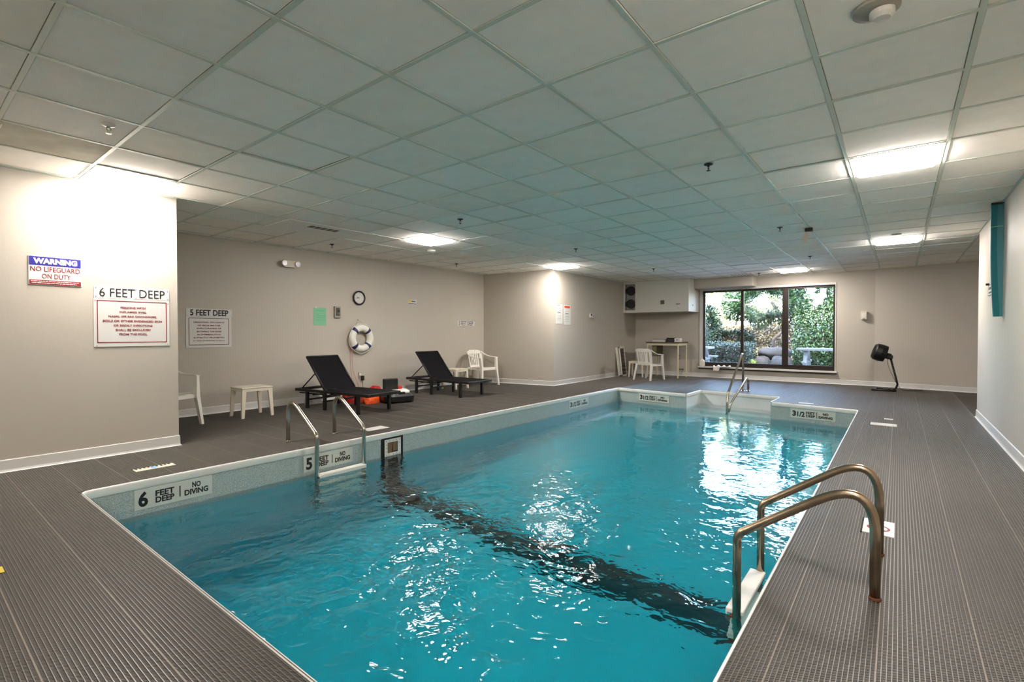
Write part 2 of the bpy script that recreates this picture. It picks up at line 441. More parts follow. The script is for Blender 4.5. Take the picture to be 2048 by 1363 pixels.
# strip between the first seam and the coping, then the far deck
panel_along_x(.348+8*BAR+.0, lambda q: pxf(q)+.03, XB, width=12*BAR)
k = 1
while .348+k*SEAM < 4.6:
    yy = .348+k*SEAM
    def x0f(q):
        if AY0-.02 < q < AY1+.02: return pxf(q)+AD+.03
        return pxf(q)+.03
    panel_along_x(yy, x0f, XB, width=SEAM if yy+SEAM < 4.72 else 4.72-yy); k += 1
# trim the roll beside the pool: rebuild as narrow roll (bars stop at the coping)
x = .61
for k in range(-9, 1): panel_along_y(x+k*SEAM, YRW if x+k*SEAM > -3 else YRW, 5.86, width=SEAM if k < 0 else PX0-.61+.018)
def ytop(q):
    if q < XC: return YC-.02
    if q < XE0: return YR-.02
    return YW2-.02
x = PX0+.02; k = 0
while x < XB-.05:
    panel_along_y(x, PY1+.012 if x < 9.7 else PY1+.012, ytop, width=min(SEAM, XB-x)); x += SEAM

# ceiling -------------------------------------------------------------
ceil = thing('ceiling', None, None); ceil['kind'] = 'structure'
cb = MB(); cb.box(-3, XB+.25, -2.8, 8.2, HC+.05, HC+.15); cb.build('ceiling_deck', M_dark, ceil)
def yrange(x):
    lo = YRW if x < XRW else -2.6
    hi = YC if x < XC else (YR if x < XE0+.1 else YW2)
    return lo, hi
LIGHTS = [(0, 4), (6, 4), (12, 4), (6, -5), (13, -5), (18, -2), (0, -5), (-5, 4), (-5, -5)]
rest = MB(); tiles = []
tile_cache = {}
def tile_mesh(w, d, mi):
    key = (round(w, 3), round(d, 3), mi)
    if key not in tile_cache:
        b = MB(); g = .013
        b.bbox(g, w-g, g, d-g, .004, .018, .003)
        me = bpy.data.meshes.new('ceiling_tile'); me.from_pydata(b.v, [], b.f); me.materials.append(mi_m(mi)); me.update()
        tile_cache[key] = me
    return tile_cache[key]
def mi_m(mi): return M_stain if mi == 3 else M_tile[mi]
nt_count = 0
for i in range(-7, 21):
    for j in range(-9, 9):
        if (i, j) in LIGHTS: continue
        x0, x1 = GX+i*T, GX+(i+1)*T
        x0c, x1c = max(x0, -3.0), min(x1, XB)
        if x1c-x0c < .05: continue
        lo1, hi1 = yrange(x0c+.001); lo2, hi2 = yrange(x1c-.001)
        lo, hi = min(lo1, lo2), max(hi1, hi2)
        y0, y1 = max(GY+j*T, lo), min(GY+(j+1)*T, hi)
        if y1-y0 < .06: continue
        if i < -2 or (j < -6 and i < 15):
            rest.box(x0c+.012, x1c-.012, y0+.012, y1-.012, HC+.004, HC+.018); continue
        mi = random.choice([0, 0, 0, 1, 1, 2])
        if (i, j) in ((-1, 3),): mi = 3
        o = link('ceiling_tile', tile_mesh(x1c-x0c, y1-y0, mi), ceil, (x0c, y0, HC+random.choice([0, 0, 0, .001, .002])))
        if random.random() < .12: o.rotation_euler = (random.uniform(-.006, .006), random.uniform(-.006, .006), 0); o.location.z += .002
        nt_count += 1
tag(rest.build('ceiling_tile_field', M_tile[0], ceil), kind='stuff')
def tee(b): return b.build('tee_bar', M_tee, ceil)
for j in range(-8, 9):
    yy = GY+j*T
    x0 = XRW if yy < YRW else -3.0 if yy < YC else (XC if yy < YR else 99)
    x1 = XB if (yy < YW2) else XE0+.1
    if x0 >= x1: continue
    b = MB(); b.box(x0, x1, yy-.012, yy+.012, HC-.001, HC+.006); b.box(x0, x1, yy-.002, yy+.002, HC+.006, HC+.04); tee(b)
for i in range(-6, 21):
    xx = GX+i*T
    if xx > XB-.03: continue
    lo, hi = yrange(xx)
    b = MB(); b.box(xx-.012, xx+.012, lo, hi, HC, HC+.007); tee(b)
# wall angle trims round the ceiling
b = MB()
b.box(-3, XC, YC-.022, YC, HC-.002, HC+.004); b.box(XC, XE0, YR-.022, YR, HC-.002, HC+.004)
b.box(XE1, XB, YW2-.022, YW2, HC-.002, HC+.004); b.box(XB-.022, XB, .42, YW2, HC-.002, HC+.004)
b.box(-3, XRW, YRW, YRW+.022, HC-.002, HC+.004)
struct('trim_1', b, M_tee)

# walls ----------------------------------------------------------------
struct('wall_left', MB().box(-3, XC, YC, 8.0, -.1, HC+.15), M_wall)
struct('wall_recess', MB().box(XC-.2, XE0+.3, YR, YR+.2, -.1, HC+.15), M_wall)
struct('wall_recess_end', MB().prism([(XE0, YR+.05), (XE1, YW2), (XB+.25, YW2), (XB+.25, YR+.2), (XE0, YR+.2)], -.1, HC+.15), M_wall)
struct('wall_right', MB().box(-3, XRW, -2.8, YRW, -.1, HC+.15), M_wall)
struct('wall_front', MB().box(-3.2, -3, -2.8, 8.0, -.1, HC+.15), M_wall)
struct('wall_right_far', MB().box(XRW-.1, XB+.3, -2.8, -2.6, -.1, HC+.15), M_wall)
WY0, WY1, WZ0, WZ1 = 1.13, 4.17, .27, 2.32
wb_ = MB()
wb_.box(XB, XB+.22, WY1, 8.0, -.1, HC+.15); wb_.box(XB, XB+.22, .42, WY0, -.1, HC+.15)
wb_.box(XB, XB+.22, WY0, WY1, -.1, WZ0); wb_.box(XB, XB+.22, WY0, WY1, WZ1, HC+.15)
struct('wall_back', wb_, M_wall)
struct('wall_back_right', MB().prism([(XB, .42), (13.06, -1.2), (12.76, -2.7), (XB+.22, -2.7), (XB+.22, .42)], -.1, HC+.15), M_wall)
ub = MB(); ub.box(-3.2, XB+.22, -2.8, 8.0, HC+.15, 6.0); struct('upper_sun_block', ub, M_wall)  # added unseen block, its height set to shade the near garden

def baseboard(name, pts, side):
    """cove base along a polyline, side=+1 offsets to the left of travel"""
    prof = [(0, 0), (.024, 0), (.014, .006), (.010, .02), (.008, .098), (.004, .104), (0, .104)]
    P = [Vector((p[0], p[1])) for p in pts]; vs = []; n = len(prof)
    for i, p in enumerate(P):
        ds = []
        if i > 0: ds.append((P[i]-P[i-1]).normalized())
        if i < len(P)-1: ds.append((P[i+1]-P[i]).normalized())
        ns = [Vector((-d.y, d.x))*side for d in ds]; nn = sum(ns, Vector((0, 0))).normalized(); sc = 1/max(.3, nn.dot(ns[0]))
        for o, z in prof: vs.append((p.x+nn.x*o*sc, p.y+nn.y*o*sc, z))
    fs = []
    for i in range(len(P)-1):
        for j in range(n-1):
            f = (i*n+j, i*n+j+1, (i+1)*n+j+1, (i+1)*n+j); fs.append(f if side > 0 else f[::-1])
    fs.append(tuple(range(n))); fs.append(tuple((len(P)-1)*n+j for j in range(n))[::-1])
    struct(name, MB().add(vs, fs), M_base)
baseboard('baseboard_left', [(-3, YC), (XC, YC), (XC, YR)], -1)
baseboard('baseboard_recess', [(XC, YR), (XE0, YR), (XE1, YW2), (XB, YW2)], -1)
baseboard('baseboard_back', [(XB, YW2), (XB, .42), (13.06, -1.2), (12.8, -2.6)], -1)
baseboard('baseboard_right', [(-3, YRW), (XRW, YRW), (XRW, -2.6)], 1)

# ------------------------------------------------------------------ pool
pool = thing('swimming_pool', 'indoor swimming pool with white coping, speckled vinyl liner and black floor stripe', 'pool')
def zfl(x): return -1.90 + (x-PX0)/8.5*.82
out = [(PX0, PY0), (PX0, PY1), (pxf(PY1), PY1), (pxf(AY1), AY1), (pxf(AY1)+AD, AY1), (pxf(AY0)+AD, AY0), (pxf(AY0), AY0), (pxf(PY0), PY0)]
lb = MB()
def wallq(a, b_, z0a, z0b, z1=-.01):
    lb.add([(a[0], a[1], z0a), (b_[0], b_[1], z0b), (b_[0], b_[1], z1), (a[0], a[1], z1)], [(0, 1, 2, 3)])
CV = .12
def inset_floor():
    x0, y0, y1 = PX0+CV, PY0+CV, PY1-CV
    return [(x0, y0), (x0, y1), (pxf(y1)-CV, y1), (pxf(AY1)-CV, AY1), (pxf(AY0)-CV, AY0), (pxf(y0)-CV, y0)]
inf = inset_floor(); outr = [out[0], out[1], out[2], out[3], out[6], out[7]]
for i in range(6):
    a, c = outr[i], outr[(i+1) % 6]; ai, ci = inf[i], inf[(i+1) % 6]
    if i != 3: wallq(a, c, zfl(a[0])+CV, zfl(c[0])+CV)
    else: wallq(a, c, zfl(a[0])+CV, zfl(c[0])+CV, -1.08)
    lb.add([(a[0], a[1], zfl(a[0])+CV), (c[0], c[1], zfl(c[0])+CV), (ci[0], ci[1], zfl(ci[0])), (ai[0], ai[1], zfl(ai[0]))], [(0, 1, 2, 3)])
lb.add([(x, y, zfl(x)) for x, y in inf], [tuple(range(6))])
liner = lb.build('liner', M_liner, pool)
# moulded white steps in the alcove
sb = MB()
xa0, xa1 = pxf(AY0), pxf(AY1)
def aq(y, d): return (pxf(y)+d, y)
A0, A1 = AY0, AY1
sb.add([(*aq(A1, 0), -1.1), (*aq(A1, AD), -1.1), (*aq(A1, AD), 0), (*aq(A1, 0), 0)], [(0, 1, 2, 3)])
sb.add([(*aq(A0, 0), -1.1), (*aq(A0, AD), -1.1), (*aq(A0, AD), 0), (*aq(A0, 0), 0)], [(3, 2, 1, 0)])
sb.add([(*aq(A1, AD), -1.1), (*aq(A0, AD), -1.1), (*aq(A0, AD), 0), (*aq(A1, AD), 0)], [(0, 1, 2, 3)])
sb.build('step_surround', M_fiber, pool)
for k, (d0, z) in enumerate(((.56, -.36), (.28, -.60), (0.0, -.84))):
    d1 = d0+.28; t = MB()
    t.add([(*aq(A1, d0), z), (*aq(A1, d1), z), (*aq(A0, d1), z), (*aq(A0, d0), z), (*aq(A1, d0), z-.26), (*aq(A0, d0), z-.26)],
          [(0, 1, 2, 3), (0, 3, 5, 4)])
    t.build('step', M_fiber, pool)
# stripe on the walls and floor
SX0, SX1 = 3.55, 3.87
st = MB(); e = .004
for (yy, s) in ((PY1-e, 1), (PY0+e, -1)):
    st.add([(SX0, yy, zfl(SX0)+CV), (SX1, yy, zfl(SX1)+CV), (SX1, yy, -.06), (SX0, yy, -.06)], [(0, 1, 2, 3)])
st.add([(SX0, PY1-e, zfl(SX0)+CV), (SX1, PY1-e, zfl(SX1)+CV), (SX1, PY1-CV, zfl(SX1)+e), (SX0, PY1-CV, zfl(SX0)+e),
        (SX1, PY0+CV, zfl(SX1)+e), (SX0, PY0+CV, zfl(SX0)+e), (SX1, PY0+e, zfl(SX1)+CV), (SX0, PY0+e, zfl(SX0)+CV)],
       [(0, 1, 2, 3), (3, 2, 4, 5), (5, 4, 6, 7)])
st.build('floor_stripe', M_stripe, pool)
# coping: rounded white bead round the whole outline
def coping():
    prof = [(.004, -.010), (0, -.001), (-.004, .0), (-.011, -.006), (-.015, -.018), (-.016, -.045), (-.014, -.062), (-.009, -.070), (0, -.072)]
    P = [Vector(p) for p in out]; P2 = []
    for i, p in enumerate(P):          # small corner radius
        a = (P[i-1]-p).normalized(); b = (P[(i+1) % len(P)]-p).normalized(); r = .07
        for k in range(5):
            t = k/4; P2.append((p+a*r)*(1-t)**2+p*2*t*(1-t)+(p+b*r)*t*t)
    n = len(P2); m = len(prof); vs = []
    for i, p in enumerate(P2):
        t = (P2[(i+1) % n]-P2[i-1]).normalized(); nn = Vector((t.y, -t.x))   # inward is to the right of travel
        for o, z in prof: vs.append((p.x-nn.x*o, p.y-nn.y*o, z))
    fs = [(i*m+j, i*m+j+1, ((i+1) % n)*m+j+1, ((i+1) % n)*m+j) for i in range(n) for j in range(m-1)]
    b = MB().add(vs, fs, 0, True); return b.build('coping', M_cop, pool)
coping()
M_mark = mat('marker_plate_vinyl', (208, 212, 202), .4)
def marker(x, y, rz, w, h, zc, num):
    m = thing('depth_marker', None, None); m.parent = pool; m.location = (x, y, zc); m.rotation_euler = (0, 0, rz)
    for k in ('label', 'category'):
        if k in m: del m[k]
    me = MB().bbox(-w/2, w/2, -.006, .0, -h/2, h/2, .002).build('marker_plate', M_mark, m)
    yy = -.0072
    if num in ('6', '5'):
        lettering(m, num, .13, M_txt, -w*.395, 0, yy, bold=.005, width=w*.115, height=h*.74)
        xs1, xs2, xl = -w*.13, w*.28, w*.06
        for s, z in (('FEET', h*.15), ('DEEP', -h*.17)): lettering(m, s, .05, M_txt, xs1, z, yy, bold=.0018, width=w*.235, height=h*.29)
        MB().box(xl-.004, xl+.004, yy-.0006, yy+.0006, -h*.27, h*.27).build('divider', M_txt, m)
        lettering(m, 'NO', .05, M_txt, xs2, h*.19, yy, bold=.0018, width=w*.115, height=h*.29)
        lettering(m, 'DIVING', .05, M_txt, xs2, -h*.15, yy, bold=.0018, width=w*.32, height=h*.29)
    else:
        lettering(m, '3', .1, M_txt, -w*.41, 0, yy, bold=.005, width=w*.085, height=h*.6)
        lettering(m, '1/2', .1, M_txt, -w*.255, -h*.03, yy, bold=.003, width=w*.17, height=h*.55)
        for s, z in (('FEET', h*.16), ('DEEP', -h*.16)): lettering(m, s, .05, M_txt, -w*.04, z, yy, bold=.0018, width=w*.2, height=h*.27)
        MB().box(w*.1-.004, w*.1+.004, yy-.0006, yy+.0006, -h*.35, h*.35).build('divider', M_txt, m)
        lettering(m, 'NO', .05, M_txt, w*.29, h*.18, yy, bold=.0028, width=w*.12, height=h*.27)
        lettering(m, 'DIVING', .05, M_txt, w*.29, -h*.17, yy, bold=.0028, width=w*.3, height=h*.27)
    return m
marker(1.48, PY1-.002, 0, .56, .165, -.155, '6')
marker(2.885, PY1-.002, 0, .57, .165, -.165, '5')
marker(8.05, PY1-.002, 0, .70, .15, -.150, '3')
rf = -math.pi/2-math.atan(.14)
marker(pxf(3.88)-.002, 3.88, rf, .68, .15, -.150, '3')
marker(pxf(1.08)-.002, 1.08, rf, .64, .15, -.150, '3')
# skimmer
sk = thing('skimmer', None, None); sk.parent = pool; sk.location = (3.71, PY1, -.185)
for k_ in ('label', 'category'):
    if k_ in sk: del sk[k_]
def ring(b, w, h, iw, ih, y0, y1, mi=0):
    b.box(-w/2, w/2, y0, y1, ih/2, h/2, mi); b.box(-w/2, w/2, y0, y1, -h/2, -ih/2, mi)
    b.box(-w/2, -iw/2, y0, y1, -ih/2, ih/2, mi); b.box(iw/2, w/2, y0, y1, -ih/2, ih/2, mi)
b = MB(); ring(b, .31, .25, .235, .19, -.012, .0); b.build('gasket', M_black, sk)
b = MB(); ring(b, .235, .20, .155, .125, -.018, -.002)
b.build('face_plate', M_white, sk)
b = MB()
for sx in (-.095, -.045, .005, .055, .1):
    for sz in (-.08, .08): b.lathe([(.005, 0), (.005, -.003)], (sx-.003, -.018, sz), 8, 'y')
for sz in (-.04, .0, .04):
    for sx in (-.096, .096): b.lathe([(.005, 0), (.005, -.003)], (sx, -.018, sz), 8, 'y')
tag(b.build('screws', M_steel, sk), kind='stuff')
b = MB(); b.box(-.0775, .0775, -.003, -.001, -.0625, .0625); b.build('throat_back', M_grey, sk)
b = MB(); b.box(-.076, .0, -.006, -.003, -.060, .055, 0, Matrix.Rotation(.1, 3, 'Y')); b.box(.012, .07, -.006, -.003, -.05, .058); b.build('weir_door', [mat('weir_brown', (120, 96, 70), .6)], sk)

# water
wbm = MB(); nx, ny = 190, 92
X0, X1, Y0, Y1 = PX0-.06, 10.75, PY0-.06, PY1+.06
xs = np.linspace(X0, X1, nx); ys = np.linspace(Y0, Y1, ny)
gx, gy = np.meshgrid(xs, ys, indexing='ij')
rng = np.random.RandomState(3); gz = np.zeros_like(gx)
for _ in range(26):
    lam = rng.uniform(.25, 1.3); an = rng.uniform(0, 6.28); ph = rng.uniform(0, 6.28); k_ = 6.283/lam
    gz += (lam**1.2)*.0011*np.sin(k_*(gx*math.cos(an)+gy*math.sin(an))+ph)
ampg = .22+1.3*np.exp(-((gx-2.6)**2+(gy-2.2)**2)*.2)
gz = WL+gz*ampg
vs_ = [(float(gx[i, j]), float(gy[i, j]), float(gz[i, j])) for i in range(nx) for j in range(ny)]
fs_ = [(i*ny+j, (i+1)*ny+j, (i+1)*ny+j+1, i*ny+j+1) for i in range(nx-1) for j in range(ny-1)]
wbm.add(vs_, fs_, 0, True)
o_ = len(wbm.v); zb_ = -2.1
edge = [i*ny for i in range(nx)] + [(nx-1)*ny+j for j in range(1, ny)] + [i*ny+ny-1 for i in range(nx-2, -1, -1)] + [j for j in range(ny-2, 0, -1)]
low = [(wbm.v[e_][0], wbm.v[e_][1], zb_) for e_ in edge]; ne = len(edge)
wbm.v += low
for q in range(ne):
    q2 = (q+1) % ne; wbm.f.append((edge[q2], edge[q], o_+q, o_+q2)); wbm.m.append(0); wbm.sm.append(False)
wbm.f.append(tuple(o_+q for q in range(ne))[::-1]); wbm.m.append(0); wbm.sm.append(False)
water = wbm.build('pool_water', M_water)
tag(water, 'rippling turquoise water filling the swimming pool', 'water', kind='stuff')

# ------------------------------------------------------------------ window
win = thing('window_1', None, None, (XB+.06, 0, 0)); win['kind'] = 'structure'
for k_ in ('label', 'category'):
    if k_ in win: del win[k_]
def wbox(b, y0, y1, z0, z1, x0=0, x1=.07, c=.004): b.bbox(x0, x1, y0, y1, z0, z1, c)
FY0, FY1, FZ0, FZ1 = 1.15, 4.10, .29, 2.27
b = MB(); wbox(b, FY0, FY1, FZ1-.05, FZ1); wbox(b, FY0, FY1, FZ0, FZ0+.11); wbox(b, FY0, FY0+.04, FZ0+.11, FZ1-.05); wbox(b, FY1-.05, FY1, FZ0+.11, FZ1-.05)
b.build('window_frame', M_bronze, win)
b = MB(); wbox(b, 3.10, 3.17, FZ0+.1, FZ1-.04, -.01, .05); b.build('mullion', M_bronze, win)
b = MB(); wbox(b, 2.10, 2.23, FZ0+.1, FZ1-.04, -.02, .05); b.build('mullion', M_bronze, win)
b = MB(); b.bbox(-.05, -.02, 2.215, 2.24, 1.15, 1.38, .004); b.build('sash_handle', M_black, win)
for y0, y1 in ((FY0+.04, 2.10), (2.23, 3.10), (3.17, FY1-.05)):
    MB().box(.02, .026, y0, y1, FZ0+.11, FZ1-.05).build('pane', M_glass, win)
b = MB()   # white reveal and sill
rx0, rx1 = -.075, .16
b.box(rx0, rx1, WY0, FY0, WZ0, WZ1); b.box(rx0, rx1, FY1, WY1, WZ0, WZ1); b.box(rx0, rx1, FY0, FY1, FZ1, WZ1)
b.build('window_reveal', M_base, win)
b = MB(); b.bbox(-.13, .02, WY0-.03, WY1+.03, WZ0-.02, FZ0, .004); b.build('window_sill', M_base, win)
b = MB(); b.box(-.11, -.058, WY0-.02, WY1+.02, WZ0-.045, WZ0-.02); b.build('sill_dark_strip', M_dark, win)  # dark strip along the underside of the sill

# soffit / duct boxes
struct('trim_2', MB().bbox(13.0, XB, 2.79, 4.20, 2.31, HC, .004), M_wall)

# ------------------------------------------------------------------ ceiling lights
def ceiling_light(i, j, label):
    x, y = GX+(i+.5)*T, GY+(j+.5)*T
    t = thing('ceiling_light', label, 'light', (x, y, HC), 0, 'square panel lights in the ceiling')
    a = T/2-.014
    b = MB(); ring2 = [(-a, a, a-.018, a), (-a, a, -a, -a+.018), (-a, -a+.018, -a+.018, a-.018), (a-.018, a, -a+.018, a-.018)]
    for x0, x1, y0, y1 in ring2: b.box(x0, x1, y0, y1, -.004, .012)
    b.build('frame', M_white, t)
    c = a-.018; b = MB(); n = 8; vs = []
    for i_ in range(n+1):
        for j_ in range(n+1):
            u, v = (-1, -.89, -.7, -.3, 0, .3, .7, .89, 1)[i_], (-1, -.89, -.7, -.3, 0, .3, .7, .89, 1)[j_]; vs.append((u*c, v*c, -.002-.027*min(1, (1-max(abs(u), abs(v)))*9)))
    b.add(vs, [(i_*(n+1)+j_, i_*(n+1)+j_+1, (i_+1)*(n+1)+j_+1, (i_+1)*(n+1)+j_) for i_ in range(n) for j_ in range(n)], 0, False)
    b.build('diffuser', M_lamp, t)  # diffuser dropped below the frame so its glowing sides brighten the ceiling
    return t
ll = {(0, 4): 'lit square ceiling panel beside the near left wall above the six feet sign',
      (6, 4): 'lit square ceiling panel above the loungers and ring buoy',
      (12, 4): 'lit square ceiling panel close to the wall corner with the posted papers',
      (6, -5): 'largest lit ceiling panel, over the right deck near the teal strip',
      (13, -5): 'lit ceiling panel over the far right deck beyond the large one',
      (18, -2): 'farthest lit ceiling panel, just in front of the window',
      (0, -5): 'lit ceiling panel over the near right deck', (-5, 4): 'assumed unseen ceiling panel behind the viewer on the left', (-5, -5): 'assumed unseen ceiling panel behind the viewer on the right'}  # both panels behind the viewer are added unseen, continuing the rows
for k_ in LIGHTS: ceiling_light(*k_, ll[k_])

# ------------------------------------------------------------------ ceiling fittings
def sprinkler(x, y, label, rs=1.0):
    t = thing('sprinkler_head', label, 'sprinkler', (x, y, HC), 0, 'sprinkler heads in the ceiling')
    MB().lathe([(.005, 0), (.036, 0), (.034, -.006), (.018, -.010), (.012, -.011)], (0, 0, 0), 20).build('escutcheon', M_black if rs < 2 else M_white, t)
    b = MB(); b.lathe([(.010, -.008), (.010, -.022), (.006, -.024)], (0, 0, 0), 12)
    b.tube([(-.011, 0, -.02), (-.012, 0, -.035), (-.004, 0, -.05), (0, 0, -.052)], .003, 6); b.tube([(.011, 0, -.02), (.012, 0, -.035), (.004, 0, -.05), (0, 0, -.052)], .003, 6)
    b.build('body', M_black if rs < 2 else M_steel, t)
    MB().lathe([(.003, -.051), (.017, -.053), (.017, -.055), (.003, -.057)], (0, 0, 0), 16).build('deflector', M_black if rs < 2 else M_steel, t)
SP = [(.944, 4.153, 'silver sprinkler head with a white plate, nearest at upper left', 3),
      (4.347, 4.21, 'black sprinkler head between the left ladder and ring buoy, mid ceiling', 1),
      (7.04, 4.19, 'black sprinkler head just before the panel light over the wall corner', 1),
      (10.25, 4.17, 'small black sprinkler head before the cabinet with duct ends', 1),
      (4.336, 6.966, 'black sprinkler head beside the slotted ceiling vent above the recess', 1),
      (7.087, 6.968, 'black sprinkler head in the recess near the corner armchair', 1),
      (4.19, 1.242, 'largest black sprinkler head, left of the largest lit panel', 1),
      (7.257, 1.239, 'black sprinkler head left of the box with the hanging strip', 1),
      (10.33, 1.276, 'black sprinkler head beyond the box with the hanging strip', 1),
      (12.53, 2.565, 'farthest black sprinkler head, beside the soffit over the window', 1)]
for x, y, l, r_ in SP: sprinkler(x, y, l, r_)
# box with hanging strip
t = thing('ceiling_sensor', 'small black box on the ceiling grid with a beige strip hanging down', 'sensor', (7.56, .95, HC))
MB().bbox(-.035, .035, -.045, .045, -.045, -.001, .004).build('housing', M_black, t)
MB().taper((0, .02, -.045), (.0, .05, -.17), .004, .045, .004, .05).build('hanging_strip', mat('beige_strip', (200, 180, 160), .7), t)
def disc_fit(name, label, x, y, prof, m, cat, extra=None):
    t = thing(name, label, cat, (x, y, HC)); MB().lathe(prof, (0, 0, 0), 28).build('housing', m, t)
    return t
t = disc_fit('smoke_detector', 'round white smoke detector in the recess behind the second panel light', 5.675, 6.162, [(.01, 0), (.07, 0), (.07, -.02), (.05, -.035), (.01, -.036)], M_white, 'detector')
MB().lathe([(.012, -.036), (.012, -.042), (.004, -.042)], (0, 0, 0), 12).build('test_button', M_grey, t)
t = disc_fit('fire_alarm', 'round grey ceiling alarm with a dome at the top right edge', 2.629, .09, [(.01, 0), (.085, 0), (.085, -.012), (.06, -.02), (.01, -.02)], M_grey, 'alarm')
MB().lathe([(.045, -.018), (.045, -.04), (.03, -.052), (.005, -.055)], (.0, -.02, 0), 24).build('dome', M_duct, t)
t = disc_fit('smoke_detector', 'flat grey ceiling disc in front of the far right panel light', 8.777, .042, [(.01, 0), (.06, 0), (.058, -.012), (.01, -.014)], M_grey, 'detector')
# access plate with slots
t = thing('ceiling_vent', 'white access plate with five dark slots in the recess ceiling', 'vent', (3.6, 6.12, HC))
MB().bbox(-.55, .55, -.33, .33, -.012, -.002, .002).build('plate', M_tile[1], t)
for q in range(5):
    MB().box(-.20+q*.085, -.135+q*.085, -.20, -.08, -.014, -.0115).build('slot', M_black, t)
t = thing('ceiling_vent', 'grey slotted vent in the far ceiling left of the farthest light', 'vent', (12.6, 2.95, HC))
MB().bbox(-.28, .28, -.28, .28, -.008, -.002, .002).build('plate', M_tile[0], t)
for q in range(6): MB().box(-.2, .2, -.22+q*.08, -.19+q*.08, -.010, -.0075).build('slot', M_grey, t)
t = thing('ceiling_vent', 'pale grille cut off by the left edge of the ceiling', 'vent', (.28, 4.83, HC))
MB().bbox(-.30, .22, -.20, .22, -.02, -.002, .003).build('frame', M_cream, t)
for q in range(5): MB().box(-.25, .17, -.15+q*.07, -.12+q*.07, -.024, -.019).build('louvre', M_dark, t)

# ------------------------------------------------------------------ signs and wall fittings
def wallthing(name, label, cat, x, y, z, face='l', group=None):
    rz = {'l': 0, 'b': -math.pi/2, 'r': math.pi}[face]
    return thing(name, label, cat, (x, y, z), rz, group)
def plate(t, w, h, m, name='plate', y0=-.006, y1=0.0, x=0, z=0): return MB().bbox(x-w/2, x+w/2, y0, y1, z-h/2, z+h/2, .0015).build(name, m, t)
def border(t, w, h, th, m, x=0, z=0, y=-.0068, name='border'):
    b = MB()
    for x0, x1, z0, z1 in ((-w/2, w/2, h/2-th, h/2), (-w/2, w/2, -h/2, -h/2+th), (-w/2, -w/2+th, -h/2, h/2), (w/2-th, w/2, -h/2, h/2)):
        b.box(x+x0, x+x1, y-.0006, y+.0006, z+z0, z+z1)
    b.build(name, m, t)
def screws(t, pts, y=-.0065):
    b = MB()
    for x, z in pts: b.lathe([(.0045, 0), (.0045, -.003)], (x, y, z), 8, 'y')
    tag(b.build('screws', M_grey, t), kind='stuff')
# WARNING sign
t = wallthing('warning_sign', 'white sign with blue WARNING header, NO LIFEGUARD ON DUTY', 'sign', .95, YC, 1.708)
plate(t, .35, .25, M_signw)
MB().box(-.17, .17, -.0075, -.006, .045, .12).build('header', M_blue, t)
lettering(t, 'WARNING', .07, M_signw, 0, .083, -.0082, bold=.0042, width=.29, height=.05)
lettering(t, 'NO LIFEGUARD', .05, M_red, 0, .013, -.0072, width=.325, height=.042)
lettering(t, 'ON DUTY', .05, M_red, .005, -.047, -.0072, width=.19, height=.042)
MB().box(-.17, .17, -.0075, -.006, -.12, -.082).build('footer', M_red, t)
wordbars(t, M_signw, [(-.093, .006, words(-.16, .155, 1, .004, .008, .03)), (-.108, .006, words(-.155, .14, 2, .004, .008, .03))], -.0082)
# 6 feet deep
t = wallthing('depth_sign', 'long white wall sign reading 6 feet deep beside the WARNING sign', 'sign', 1.51, YC, 1.548)
plate(t, .60, .112, M_signw)
lettering(t, '6 FEET DEEP', .1, M_txt, .0, .0, -.0072, width=.52, height=.082)
screws(t, [(-.285, .04), (-.285, -.04), (.285, .04), (.285, -.04), (.02, .04), (.02, -.04)])
t = wallthing('rules_sign', 'white sign with dark red border about inflamed eyes and infections', 'sign', 1.508, YC, 1.262)
plate(t, .605, .455, M_signw)
border(t, .555, .40, .007, M_red, 0, .01)
for q, (s, w) in enumerate((('PERSONS WITH', .2), ('INFLAMED EYES,', .215), ('NASAL OR EAR DISCHARGES,', .385), ('BOILS OR OTHER EVIDENCED SKIN', .47), ('OR BODILY INFECTIONS', .31), ('SHALL BE EXCLUDED', .28), ('FROM THE POOL', .225))):
    lettering(t, s, .03, M_red, 0, .145-q*.0425, -.0072, bold=.0006, width=w, height=.02)
screws(t, [(-.29, .21), (.29, .2), (-.28, -.215), (.285, -.21)])
# 5 feet deep
t = wallthing('depth_sign', 'long white wall sign with thick black lettering, 5 feet, on the recess wall', 'sign', 2.90, YR, 1.453)
plate(t, .60, .112, M_signw)
lettering(t, '5 FEET DEEP', .1, M_txt, 0, .0, -.0072, bold=.003, width=.5, height=.086)
screws(t, [(-.285, .04), (-.285, -.04), (.285, .04), (.285, -.04)])
t = wallthing('rules_sign', 'white sign with dark border about matter prohibited in the pool, behind the near wall', 'sign', 2.893, YR, 1.175)
plate(t, .595, .44, M_signw)
border(t, .525, .385, .007, mat('dark_red_ink', (96, 40, 40), .5), .0, .01)
M_dred = mat('dark_red_text', (120, 36, 40), .5)
for q, (s, w) in enumerate((('URINATING, DISCHARGE', .4), ('OF FECAL MATTER', .3), ('EXPECTORATING OR', .32), ('BLOWING THE NOSE', .32), ('IN SWIMMING POOL', .31), ('IS STRICTLY PROHIBITED', .40), ('BY ORDER OF THE BOARD OF HEALTH', .41))):
    lettering(t, s, .03, M_dred, 0, .14-q*.0435, -.0072, bold=.0006 if q < 6 else 0, width=w, height=.02 if q < 6 else .014)
screws(t, [(-.275, -.2)])
